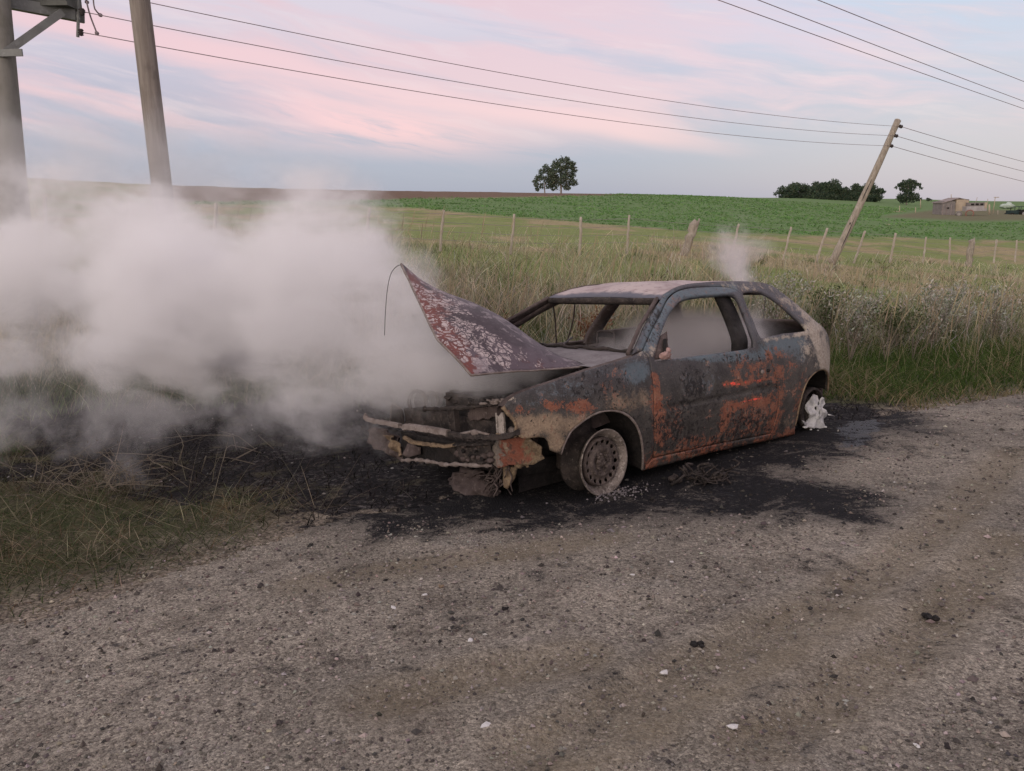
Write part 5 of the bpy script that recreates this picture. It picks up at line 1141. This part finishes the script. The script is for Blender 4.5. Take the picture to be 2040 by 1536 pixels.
GREEN_E = [(.115, .150, .110), (.125, .160, .110), (.080, .110, .080), (.145, .175, .120), (.165, .18, .135)]  # leaf greens lightened, distance haze is put into the colour
GREEN_D = [(.070, .105, .075), (.090, .125, .080), (.055, .082, .060), (.110, .140, .092)]  # grove greens paled the same way to carry the haze
def tree(name, label, foot, trunk_pts, trunk_r, limbs, lobes, n, size, cols, grp=None, flat=.85):
    t = empty(name, np.asarray(foot).tolist()); tag(t, label, 'tree', grp)
    m_ = MB(); m_.tube(cr(trunk_pts, .4), np.linspace(trunk_r, trunk_r*.4, len(cr(trunk_pts, .4))), 10)
    for l in limbs: q = cr(l, .4); m_.tube(q, np.linspace(trunk_r*.5, trunk_r*.1, len(q)), 6)
    m_.build('trunk', M_bark, t)
    V, F, C = leaf_cloud([l[:3] for l in lobes], [l[3] for l in lobes], n, size, cols, flat)
    mesh('crown', V, F, M_plant, t, False, col=C); return t
def px_lobes(L, Y, foot):                     # lobes drawn against the sky: px, py, radius in px, depth offset
    out = []
    for x, y, r_, dy in L: p = at_y((x, y), Y+dy)-foot; out.append((p[0], p[1], p[2], r_*(Y+dy)/FPX))
    return out
Yt = 178.
def foot_at(x, y, Y): p = at_y((x, y), Y); return p
f1 = foot_at(1117, 389, Yt); 
L = px_lobes([(1120, 328, 13, 0), (1107, 329, 10, 1), (1134, 329, 11, 0), (1144, 338, 8, 0), (1103, 343, 10, -1), (1122, 343, 13, 0), (1138, 349, 10, 1), (1106, 357, 11, 0), (1123, 360, 13, -1), (1140, 363, 10, 0), (1112, 371, 9, 0), (1130, 373, 9, 0), (1147, 366, 5, 0), (1098, 366, 8, 1), (1117, 316, 6, 0), (1130, 317, 6, 0), (1108, 322, 6, 0), (1142, 326, 6, 0)], Yt, f1)
tree('gum_tree', 'taller rounded gum tree of the pair alone on the crest', f1, [(0, 0, -.6), (.1, 0, 1.5), (.0, 0, 3.5), (.3, 0, 6)], .22, [[(.1, 0, 1.6), (-.8, .2, 3.4), (-1.4, 0, 5)], [(.0, 0, 2), (1.2, -.2, 3.6), (1.9, 0, 5.2)], [(0, 0, 3.2), (.9, .3, 5), (1.0, 0, 6.6)]], L, 5200, .23, GREEN_E, 'pair of trees on the crest')
f2 = foot_at(1086, 388.5, Yt+1)
L = px_lobes([(1088, 333, 8, 0), (1080, 343, 9, 0), (1095, 342, 9, 0), (1074, 355, 9, 1), (1088, 357, 10, 0), (1100, 354, 8, 0), (1101, 368, 7, 0), (1104, 360, 8, 1), (1103, 376, 6, 0), (1098, 348, 8, 0), (1100, 340, 7, 0), (1068, 367, 7, 0), (1080, 371, 8, 0), (1092, 371, 7, 0), (1064, 362, 5, 0), (1070, 377, 5, 0)], Yt+1, f2)
tree('gum_tree', 'lower left gum tree of the pair, smaller and looser', f2, [(0, 0, -.6), (-.1, 0, 1.5), (.1, 0, 3.6)], .16, [[(-.1, 0, 1.2), (-.9, 0, 2.4), (-1.4, 0, 3.2)], [(0, 0, 2), (.7, 0, 3.2)]], L, 2800, .22, GREEN_E, 'pair of trees on the crest')
Yg = 225.
grove = [(1572, 383, 20, 'leftmost of the dark grove, beside the small shrub'), (1592, 379, 20, 'second tree from the left end of the dark grove'), (1614, 379, 19, 'third tree from the left in the dark grove'), (1636, 377, 21, 'fourth tree from the left in the dark grove'), (1658, 376, 20, 'fifth tree from the left in the dark grove'), (1680, 378, 19, 'sixth tree from the left in the dark grove'), (1703, 379, 18, 'dark grove tree just left of the leaning pole'), (1725, 380, 19, 'dark grove tree crossed by the leaning pole'), (1746, 385, 15, 'low tree closing the right end of the dark grove')]
for i, (x, y, r_, lab) in enumerate(grove):
    Yi = Yg+rng.uniform(-5, 5); f_ = foot_at(x, 402, Yi)
    lo_ = [(x+rng.uniform(-.75, .75)*r_, y+rng.uniform(-.75, .9)*r_*.8+1, r_*rng.uniform(.38, .62), rng.uniform(-2, 2)) for _ in range(13)]+[(x-r_*.4, 394, r_*.5, -1), (x+r_*.4, 394, r_*.5, -1), (x, 393, r_*.55, -2)]
    tree('grove_tree', 'bushy '+lab, f_, [(0, 0, -.5), (.1, 0, 1.5), (0, 0, 3)], .2, [[(0, 0, 1), (.8, 0, 2.4)], [(0, 0, 1), (-.8, 0, 2.4)]], px_lobes(lo_, Yi, f_), 3600, .30, GREEN_D, 'trees of the dark grove')
f_ = foot_at(1806, 404, 215)
L = px_lobes([(1808, 389, 14, 0), (1796, 393, 11, 0), (1822, 391, 11, 0), (1830, 396, 7, 0), (1800, 398, 10, 0), (1816, 398, 10, 0), (1812, 361, 7, 0), (1802, 363, 7, 0), (1821, 363, 7, 0), (1830, 368, 6, 0), (1793, 368, 6, 0), (1785, 374, 4, 0), (1834, 375, 4, 0), (1808, 375, 8, 0), (1820, 376, 7, 0), (1798, 376, 7, 0), (1808, 383, 9, 0), (1808, 368, 9, 0), (1797, 369, 7, 0), (1819, 369, 8, 0)], 215, f_)
tree('umbrella_tree', 'dark tree with an airy umbrella top right of the grove', f_, [(0, 0, -.5), (0, 0, 2), (.1, 0, 5)], .2, [[(0, 0, 2.5), (1.6, 0, 4.6)], [(0, 0, 2.5), (-1.6, 0, 4.4)], [(0, 0, 3), (.8, 0, 5.4)]], L, 4200, .27, GREEN_D, None, .7)
f_ = foot_at(1546, 393, 222)
tree('field_shrub', 'small round dark shrub at the left foot of the grove', f_, [(0, 0, -.3), (0, 0, .6)], .08, [], px_lobes([(1546, 386, 6, 0), (1552, 384, 5, 0), (1559, 380, 5, 0)], 222, f_), 380, .2, GREEN_D, None)
tree('field_shrub', 'dark low bush on the horizon between umbrella tree and shed', foot_at(1851, 399, 260), [(0, 0, -.3), (0, 0, .6)], .08, [], px_lobes([(1849, 397, 4, 0), (1854, 397, 3, 0)], 260, foot_at(1851, 399, 260)), 160, .25, GREEN_D, None)

# --- bushes and weeds standing in the tall grass
def bush(px, Y, h, w_, n, cols, label, name='weed_bush', cat='bush', size=.026, stems=26, fl=.35, thin=1., wild=0.):
    P = at_y(px, Y); P[2] = gz_at(P[0], P[1])[0]; t = empty(name, P.tolist()); tag(t, label, cat)
    V = []; F = []; m_ = MB(); tips = []
    for k in range(stems):
        a = random.uniform(0, 6.28); rr__ = w_*random.uniform(.1, 1); hh = h*random.uniform(.6, 1.)
        o2 = [random.uniform(-wild, wild) for _ in range(5)]; p = cr([(o2[0], o2[1], 0), (o2[0]+.35*rr__*math.cos(a)+o2[2]*.5, o2[1]+.35*rr__*math.sin(a), hh*.5), (o2[0]+rr__*math.cos(a)+o2[3], o2[1]+rr__*math.sin(a)+o2[4], hh*(1-abs(o2[2])))], .12); tips += p[len(p)//3:]; m_.tube(p, np.linspace(.007*thin, .003*thin, len(p)), 4)
    m_.build('stems', charred_stem, t)
    T_ = np.array(tips); k = rng.integers(0, len(T_), n); pr = (T_[:, 2]/h)**2.2; k = rng.choice(len(T_), n, p=pr/pr.sum())
    n = int(n*.75) if cols is PALE else n; k = k[:n]; Pn = T_[k]+rng.normal(0, .06, (n, 3)); u_ = rng.normal(0, 1, (n, 3)); u_[:, 2] += .6; u_ /= np.linalg.norm(u_, axis=1)[:, None]; q_ = np.cross(u_, rng.normal(0, 1, (n, 3))); q_ /= np.linalg.norm(q_, axis=1)[:, None]
    s = size*rng.uniform(.5, 1.5, n)[:, None]; V = np.stack([Pn-u_*s, Pn+q_*s*fl, Pn+u_*s, Pn-q_*s*fl], 1).reshape(-1, 3)
    mesh('leaves', V, np.arange(4*n).reshape(-1, 4), M_plant, t, False, col=np.repeat(jitter(pick(cols, rng.integers(0, len(cols), n)), .2), 4, 0)); return t
charred_stem = charred('dry_stem', (.13, .11, .085), (.20, .17, .13), (.09, .07, .05), bstr=.1)
PALE = [(.42, .41, .36), (.50, .48, .43), (.30, .31, .25), (.14, .18, .10), (.36, .37, .30)]
OLIVE = [(.055, .080, .035), (.075, .100, .045), (.10, .115, .06), (.20, .20, .13)]
RED = [(.16, .075, .045), (.21, .11, .065), (.12, .055, .035), (.25, .16, .10)]
bush((1860, 640), 12.6, 1.05, .62, 2600, PALE, 'large pale flowering bush right of the car, above the open verge')
bush((1706, 640), 12.4, .95, .45, 1500, PALE, 'pale flowering bush straight behind the rear of the car')
bush((1545, 600), 13.2, 1.25, .50, 1600, PALE, 'pale flowering bush rising behind the car roof by the steam')
bush((1780, 640), 12.2, .7, .40, 1100, OLIVE, 'low olive bush between the two pale flowering bushes')
bush((1650, 640), 13., .95, .40, 1000, OLIVE, 'olive bush close to the rear window pillar of the car')
bush((1985, 640), 13.4, .95, .5, 1200, PALE, 'pale bush nearest the right edge of the frame')
bush((960, 640), 9.9, .75, .42, 1500, RED, 'reddish brown dock weed behind the raised bonnet')
bush((1190, 620), 10.8, .72, .26, 700, RED, 'reddish brown dock weed just over the front of the car roof')
bush((850, 620), 10.6, .8, .5, 1300, OLIVE, 'green leafy weed clump left of the raised bonnet top')
bush((1330, 620), 11.5, 1.15, .35, 500, [(.07, .05, .04), (.10, .08, .06)], 'bare dark twiggy weed leaning over the grass above the roof', stems=10, size=.018)
for px_, nm in (((1690, 760), 'thin leafless weed on the verge beside the rear of the car'), ((1760, 762), 'thin leafless weed on the verge under the large pale bush'), ((1815, 750), 'thin leafless weed on the verge, furthest right of three')):
    bush(px_, 10.4, .62, .28, 160, [(.06, .07, .03), (.09, .08, .05)], nm, stems=8, size=.018)
bush((205, 1000), 5.2, .26, .34, 120, [(.16, .12, .08), (.22, .18, .13), (.10, .06, .04)], 'scorched brown weed clump at the near left in the smoke', stems=46, size=.010, fl=.2, thin=.4, wild=.22)
bush((430, 940), 6.0, .30, .5, 20, [(.10, .085, .07), (.16, .14, .11)], 'tangle of dry burnt twigs on the black ground left of the car', stems=12, size=.010, thin=.6, wild=.4)
bush((45, 1000), 5.6, .34, .5, 20, [(.14, .12, .10), (.20, .18, .15)], 'pale dry twigs at the left edge above the grass', stems=10, size=.010, thin=.6, wild=.35)

# --- the yard far off to the right
def Y_(px, Y): return at_y(px, Y)
def simple(name, px, Y, label, cat, grp=None):
    p = at_y(px, Y); t = empty(name, p.tolist()); tag(t, label, cat, grp); return t, Y/FPX
M_tin = charred('rusty_tin', (.30, .265, .255), (.22, .18, .17), (.38, .35, .33), sc_=1.2, bstr=.2)
M_plank = charred('grey_planks', (.17, .155, .15), (.23, .21, .20), (.28, .26, .25), sc_=1.5, bstr=.2)
M_cream = charred('cream_board', (.42, .35, .26), (.34, .28, .21), (.48, .42, .34), sc_=1., bstr=.1)
M_white = charred('dull_white_paint', (.40, .38, .37), (.30, .28, .28), (.48, .46, .46), sc_=1., bstr=.1)
M_teal = charred('dark_tractor_paint', (.018, .035, .036), (.03, .05, .05), (.06, .07, .07), sc_=2., bstr=.1)
Ys = 140.; sh, k = simple('shed', (1890, 432), Ys, 'dark plank shed with pale board side and sloping tin roof far right', 'shed')
m_ = MB(); m_.box((-11*k, 0, 15*k), (26*k, 3.0, 30*k)); m_.build('plank_wall', M_plank, sh, smooth=False)
m_ = MB(); m_.box((14*k, -.4, 22*k), (24*k, 2.6, 22*k)); m_.build('board_wall', M_cream, sh, smooth=False)
m_ = MB(); m_.bar((-26*k, 0, 27*k), (8*k, 0, 36*k), 3.6, .10); m_.bar((6*k, 0, 36*k), (27*k, 0, 31.5*k), 3.4, .08); m_.build('roof', M_tin, sh, smooth=False)
m_ = MB(); m_.box((-13*k, -1.53, 17*k), (6*k, .06, 3*k)); m_.build('window', M_black, sh, smooth=False)
for dx in (-22, -15, -6): m_ = MB(); m_.box((dx*k, -1.55, 12*k), (1.2*k, .08, 24*k)); m_.build('batten', M_tin, sh, smooth=False)
wr, k = simple('livestock_trailer', (1938, 428), Ys-2, 'long pale trailer body with dark window strip beside the shed', 'trailer')
m_ = MB(); m_.box((0, 0, 12*k), (40*k, 2.0, 9*k)); m_.build('body', M_white, wr, smooth=False)
m_ = MB(); m_.box((2*k, -.1, 20*k), (32*k, 1.8, 7*k)); m_.build('upper_body', M_plank, wr, smooth=False)
m_ = MB(); m_.box((17*k, -.95, 18*k), (5*k, .2, 11*k)); m_.build('end_panel', M_cream, wr, smooth=False)
for dx in (-9, 0, 9): m_ = MB(); m_.box((dx*k, -1.02, 20*k), (6*k, .04, 3.5*k)); m_.build('window', M_black, wr, smooth=False)
cu, k = simple('culvert_pipe', (1931, 433), Ys-6, 'reddish concrete pipe ring lying open end on before the trailer', 'pipe')
m_ = MB(); m_.lathe([(.62, 0), (.46, 0), (.46, 1.4), (.62, 1.4)], (0, 0, .55), (.55, 1, 0), 20, closed=True); m_.build('pipe_wall', charred('red_clay', (.26, .13, .10), (.20, .10, .08), (.32, .2, .16), sc_=2., bstr=.1), cu)
ty, k = simple('old_wheel', (1910, 432), Ys-6, 'grey old wheel leaning beside the concrete pipe ring', 'wheel')
m_ = MB(); m_.lathe([(.45, 0), (.26, 0), (.26, .25), (.45, .25)], (0, 0, .42), (.2, 1, .2), 16, closed=True); m_.build('tyre', M_plank, ty)
m_ = MB(); m_.lathe([(.26, .06), (.05, .03), (.0, .03)], (0, 0, .42), (.2, 1, .2), 16); m_.build('rim', M_white, ty)
trg, k = simple('concrete_trough', (1780, 428), 150, 'long low pale concrete trough at the field edge left of the shed', 'trough')
m_ = MB(); m_.box((0, -.5, 3.5*k), (32*k, .12, 6*k)); m_.box((0, .5, 3.5*k), (32*k, .12, 6*k)); m_.box((-16*k, 0, 3.5*k), (.12, .87, 6*k)); m_.box((16*k, 0, 3.5*k), (.12, .87, 6*k)); m_.box((0, 0, .5*k), (31*k, .86, 1.*k)); m_.build('trough_body', M_cream, trg, smooth=False)
m_ = MB(); m_.blob((-19*k, 0, 3*k), (2.5*k, .4, 3*k), 3, .4); m_.build('stones', M_plank, trg)
fd_, k = simple('feed_box', (1763, 451), 84, 'small pale feed box lying among the green crop', 'box')
m_ = MB(); m_.box((4*k, 0, 2*k), (9*k, .4, 4.5*k)); m_.build('box_body', M_cream, fd_, smooth=False); m_ = MB(); m_.box((-5*k, .05, .8*k), (9*k, .4, 1.5*k)); m_.build('lid', M_tan, fd_, smooth=False)
tc_, k = simple('tractor', (2024, 434), 150, 'dark green tractor with cab frame cut by the right edge', 'tractor')
m_ = MB(); m_.box((-9*k, 0, 11*k), (18*k, .9, 7*k)); m_.box((6*k, 0, 9*k), (14*k, 1.0, 8*k)); m_.build('body', M_teal, tc_, smooth=False)
m_ = MB(); 
for dx in (0, 12):
    for dy in (-.6, .6): m_.bar((dx*k, dy, 12*k), (dx*k, dy, 21*k), .08, .08)
m_.box((6*k, 0, 21.5*k), (16*k, 1.5, 1.*k)); m_.build('cab', M_teal, tc_, smooth=False)
for dx, R_ in ((9, 8*k), (-14, 5*k)):
    for dy in (-.75, .75):
        m_ = MB(); m_.lathe([(R_, -.2), (R_*.5, -.22), (R_*.5, .22), (R_, .2)], (dx*k, dy, R_), (0, 1, 0), 20, closed=True); wv = m_.build('wheel', M_black, tc_); m_ = MB(); m_.lathe([(R_*.5, -.12), (0, -.10)], (dx*k, dy, R_), (0, 1, 0), 14); m_.build('rim', M_white, wv)
m_ = MB(); m_.tube([(-12*k, 0, 14*k), (-12*k, 0, 20*k)], .06, 6); m_.build('exhaust', M_black, tc_)
hp, k = simple('silage_heap', (2006, 413), 210, 'low whitish covered heap on the grass behind the tractor', 'heap')
m_ = MB(); m_.blob((0, 0, 2*k), (14*k, 1.2, 5*k), 5, .3, 4); m_.blob((3*k, 0, 5*k), (5*k, .8, 5*k), 6, .3, 3); m_.build('cover', charred('pale_sheet', (.42, .50, .44), (.34, .40, .35), (.55, .60, .55), sc_=.6, bstr=.2), hp)
yp = [(1834, 413, 1834, 397, 150, 'pale post standing right below the umbrella tree'), (1862, 428, 1862, 414, 143, 'short pale post at the left corner of the shed'), (1824, 428, 1824, 413, 146, 'thin pale post midway between trough and shed'), (1943, 405, 1947, 393, 190, 'leaning dark post over the trailer roof'), (1978, 424, 1983, 392, 150, 'tall pole with crossarm right of the trailer'), (1971, 426, 1971, 407, 146, 'wide pale gate post next to the trailer end'), (1895, 398, 1895, 387, 170, 'thin mast on the skyline above the shed roof'), (1988, 428, 1988, 419, 146, 'stubby dark post between trailer and tractor'), (1792, 425, 1792, 410, 148, 'thin post above the right end of the trough'), (1967, 406, 1968, 396, 200, 'thin post on the skyline between trailer and tall pole')]
for xb, yb, xt, yt, Y, lab in yp:
    B_ = at_y((xb, yb), Y); T_ = at_y((xt, yt), Y)-B_; t = empty('yard_post', B_.tolist()); tag(t, lab, 'post', 'posts around the far yard')
    wd = .35 if 'wide' in lab else .16; m_ = MB(); m_.tube([np.zeros(3)-(0, 0, .2), T_], [wd*.5, wd*.4], 6); m_.build('shaft', M_post if 'dark' in lab else M_cream, t)
    if 'crossarm' in lab: m_ = MB(); m_.box(T_+(0.2, 0, -.1), (.9, .1, .12)); m_.build('crossarm', M_post, t, smooth=False)

# --- chips and lumps on the road
def onroad(px):
    p = hit(px); p[2] = gz_at(p[0], p[1])[0]+.004; return p
M_chip = charred('white_stone', (.58, .57, .56), (.48, .47, .46), (.40, .39, .38), sc_=60, bstr=.3)
chips = [((968, 1449), .024, 'largest white stone chip, alone near the bottom middle of the road'), ((1323, 1342), .019, 'white stone chip beside the wheel track, left of the loose group'), ((1512, 1376), .018, 'upper white chip of the loose group right of the track'), ((1533, 1382), .010, 'tiny white chip just right of the upper chip in the loose group'), ((1458, 1452), .021, 'broad flat white chip low on the right side of the road'), ((1520, 1352), .011, 'small white chip at the top of the loose group'),
         ((1827, 1488), .015, 'white chip nearest the bottom right corner'), ((938, 1281), .017, 'thin bluish white flake in the middle of the road'), ((1338, 1126), .013, 'pale chip on the grey road just below the tongue of soot'), ((1260, 1150), .014, 'whitish chip by the stain under the front wheel'), ((846, 1190), .016, 'dull pale flake beside the brown stone on the left half of the road'), ((784, 1216), .018, 'round cream pebble on the left half of the road')]
for px_, s_, lab in chips:
    p = onroad(px_); m_ = MB(); m_.blob((0, 0, s_*.18), (s_*.85, s_*.6, s_*.25), int(px_[0]) % 23, .95, 1); o = m_.build('stone_chip', M_chip, None, smooth=False); o.location = p; o.rotation_euler = (0, 0, px_[0]); tag(o, lab, 'stone', 'white chips on the road')
lumps = [((1389, 1288), .020, 'black charred lump on the road right of centre'), ((1008, 1217), .013, 'black crumb cluster on the middle of the road'), ((1855, 1226), .022, 'dark clod in the wheel track at the right'), ((1217, 1062), .016, 'ashy grey crumb below the front wheel'), ((880, 1172), .014, 'brown stone on the left half of the road')]
for px_, s_, lab in lumps:
    p = onroad(px_); m_ = MB()
    for q in range(5): m_.blob((random.uniform(-1, 1)*s_*.8, random.uniform(-1, 1)*s_*.8, s_*.2), np.array([s_*.7, s_*.7, s_*.4])*random.uniform(.4, 1), q+int(px_[0]) % 9, .6, 2)
    o = m_.build('charred_lump', M_cowl if 'grey' in lab else (M_tan if 'brown' in lab else M_black), None, smooth=False); o.location = p; tag(o, lab, 'clod')
# burnt wiring heap beside the sill
p = onroad((1398, 962)); m_ = MB()
for k in range(26):
    a = np.array([random.gauss(0, .09), random.gauss(0, .05), .01]); pts = [a]
    for j in range(4): pts.append(pts[-1]+np.array([random.uniform(-.06, .06), random.uniform(-.05, .05), random.uniform(-.02, .05)])); pts[-1][2] = max(.006, pts[-1][2])
    m_.tube(cr(pts, .02), random.choice((.004, .006, .009)), 5)
for k in range(12): m_.blob((random.gauss(0, .09), random.gauss(0, .05), .015), np.array([.022, .022, .018])*random.uniform(.5, 1.4), k, .5, 2)
o = m_.build('burnt_wire_heap', M_char); o.location = p; tag(o, 'small heap of burnt wire on the black ground beside the car sill', 'debris heap')
# ================================================================== smoke and steam
def smoke(name, blobs_, dens, ns, thr, col, label=None, warp=.35, aniso=.15, lo=.0, rough=.58, stretch=(1, 1, 1)):
    """blobs_: (centre, radii) ellipsoids; density is their soft union broken up by noise"""
    bm = bmesh.new()
    for c_, r_ in blobs_:
        ret = bmesh.ops.create_icosphere(bm, subdivisions=2, radius=1.0, matrix=Matrix.Translation(Vector(c_))@Matrix.Diagonal((r_[0]*1.55, r_[1]*1.55, r_[2]*1.55, 1)))
    hull = bmesh.ops.convex_hull(bm, input=bm.verts)
    bmesh.ops.delete(bm, geom=[v for v in bm.verts if not v.link_faces], context='VERTS')
    inner = list({e for e in hull['geom_interior'] if isinstance(e, bmesh.types.BMVert) and e.is_valid})
    bmesh.ops.delete(bm, geom=inner, context='VERTS')
    me = bpy.data.meshes.new(name); bm.to_mesh(me); bm.free(); o = bpy.data.objects.new(name, me); link(o)
    def f(g, out):
        P = g.n('ShaderNodeNewGeometry').outputs['Position']
        wn = g.n('ShaderNodeTexNoise', {'Vector': P, 'Scale': ns*.55, 'Detail': 2.}).outputs['Color']
        Pw = g.vm('ADD', P, g.vm('MULTIPLY', g.vm('SUBTRACT', wn, (.5, .5, .5)).outputs[0], (warp, warp, warp)).outputs[0]).outputs[0]
        tot = None
        for c_, r_ in blobs_:
            d = g.vm('LENGTH', g.vm('DIVIDE', g.vm('SUBTRACT', Pw, tuple(c_)).outputs[0], tuple(r_)).outputs[0]).outputs['Value']
            e = g.m('EXPONENT', g.m('MULTIPLY', g.m('MULTIPLY', d, d), -1.6)); tot = e if tot is None else g.m('ADD', tot, e)
        tot = g.m('MINIMUM', tot, 1.15)
        n = g.ss(g.noise(g.vm('MULTIPLY', Pw, stretch).outputs[0], ns, 8, rough), .30, .70)
        a = g.m('SUBTRACT', tot, g.m('MULTIPLY', g.m('SUBTRACT', .66, n), thr))
        a = g.m('MULTIPLY', g.ss(a, lo, 1.0), g.ss(tot, .03, .22))
        v = g.n('ShaderNodeVolumePrincipled', {'Color': col, 'Density': g.m('MULTIPLY', a, dens), 'Anisotropy': aniso})
        g.L.new(v.outputs[0], out.inputs['Volume'])
    m = material(name+'_volume', f); me.materials.append(m); m.cycles.volume_sampling = 'MULTIPLE_IMPORTANCE' if hasattr(m, 'cycles') else None
    return tag(o, label, kind='stuff')
def B(px, d, r_, sq=(1, 1, 1)):
    c_ = CO+raydir(px)*d; return (tuple(c_), (r_*sq[0], r_*sq[1], r_*sq[2]))
main = [B((855, 722), 5.6, .27), B((770, 700), 5.8, .42), B((650, 640), 6.1, .58), B((720, 565), 6.0, .42), B((600, 520), 6.4, .56), B((600, 470), 6.6, .34), B((490, 640), 6.5, .66), B((390, 530), 7.0, .74),
        B((220, 510), 7.4, .74), B((60, 520), 7.9, .74), B((340, 690), 6.5, .52), B((580, 760), 6.0, .38), B((190, 610), 7.4, .56), B((10, 600), 7.9, .56), B((410, 780), 6.2, .30), B((180, 760), 6.3, .24), B((690, 765), 6.0, .28), B((935, 768), 5.3, .18), B((795, 605), 5.6, .30), B((-140, 540), 8.2, .9), B((330, 460), 7.3, .46), B((800, 738), 5.5, .14), B((745, 752), 5.5, .14), B((1000, 762), 5.12, .13), B((900, 752), 5.25, .14), B((760, 610), 5.7, .26), B((712, 530), 6.2, .27), B((815, 655), 5.5, .20), B((250, 800), 6.4, .14), B((845, 778), 5.32, .09), B((1030, 762), 4.95, .10, (1.7, 1, .55)), B((945, 770), 4.95, .12, (1.5, 1, .6))]
smoke('smoke', main, 4.8, .95, 1.8, (.965, .96, .965), warp=.75, lo=.02, rough=.70, stretch=(.65, .9, 1.1))
veil = [B((300, 370), 9.0, 1.2, (1.5, 1, .7)), B((50, 360), 9.4, 1.2, (1.3, 1, .7)), B((560, 400), 8.2, .8, (1.3, 1, .6)), B((60, 690), 6.8, .7, (1.5, 1, .8))]
smoke('thin_smoke', veil, .36, 1.6, 1.1, (.95, .945, .95), warp=.6)
low = [B((520, 820), 5.9, .36, (1.3, 1, .6)), B((640, 830), 5.6, .28, (1.2, 1, .6)), B((350, 820), 6.0, .40, (1.4, 1, .55)), B((160, 840), 6.0, .40, (1.3, 1, .6)), B((20, 820), 6.2, .40, (1.3, 1, .8)), B((240, 920), 5.5, .20, (1, 1, 1.2)), B((730, 850), 5.4, .16)]
smoke('creeping_smoke', low, 1.15, 2.3, 1.7, (.95, .945, .955), warp=.45, lo=.03, rough=.68)
ci = [(tuple(c2w(p)), r_) for p, r_ in (((-1.2, .1, .60), (.45, .58, .20)), ((-1.9, .1, .68), (.55, .55, .24)), ((-1.5, .3, .84), (.55, .36, .17)))]
smoke('cabin_smoke', ci, 6.5, 2.6, .5, (.93, .91, .91), warp=.25)
e_ = [(tuple(c2w(p)), r_) for p, r_ in (((.42, .15, .70), (.28, .42, .10)), ((.30, -.25, .72), (.40, .30, .14)), ((.05, .25, .72), (.25, .35, .07)))]
smoke('bonnet_smoke', e_, 6.0, 3.0, .8, (.945, .935, .94), warp=.12)
st = [B((1478, 540), 7.1, .16, (1, 1, 1.3)), B((1475, 495), 7.3, .24, (1.1, 1, 1)), B((1490, 575), 6.75, .10), B((1500, 620), 6.6, .12, (1, 1, 1.3)), B((1440, 520), 7.4, .20), B((1484, 600), 6.15, .055, (1, 1, 2.2)), B((1478, 560), 6.3, .07, (1, 1, 1.6))]
smoke('steam_wisp', st, 3.2, 4.2, 1.1, (.94, .91, .92), warp=.34, lo=.08, rough=.65)

for nm, lab, cat in (('ground', 'verge and fields falling away from the road to a ploughed crest', 'ground'), ('dirt_road', 'grey brown gravel road with tyre tracks and a black burn stain', 'road'),
                     ('tall_grass', 'tall straw and green grass between the car and the fence', 'grass'), ('verge_grass', 'short green grass along the far road edge behind the car', 'grass'),
                     ('short_grass', 'flattened green and straw grass at the near left road edge', 'grass'), ('charred_stubble', 'black burnt stubble on the verge left of the car', 'stubble'),
                     ('field_crop', 'low leafy green crop covering the field beyond the fence', 'crop'), ('gravel', 'small loose stones scattered over the road', 'gravel'), ('burnt_debris', 'black and ashy crumbs lying on the burn stain', 'debris'),
                     ('smoke', 'dense pale smoke pouring left from under the raised bonnet', 'smoke'), ('thin_smoke', 'faint smoke veil in front of the two poles', 'smoke'), ('creeping_smoke', 'thin smoke creeping low over the burnt verge', 'smoke'),
                     ('cabin_smoke', 'grey smoke filling the lower half of the car cabin', 'smoke'), ('bonnet_smoke', 'grey smoke hanging over the engine under the raised bonnet', 'smoke'), ('steam_wisp', 'small steam wisp rising above the rear of the car roof', 'steam')):
    tag(bpy.data.objects[nm], lab, cat)
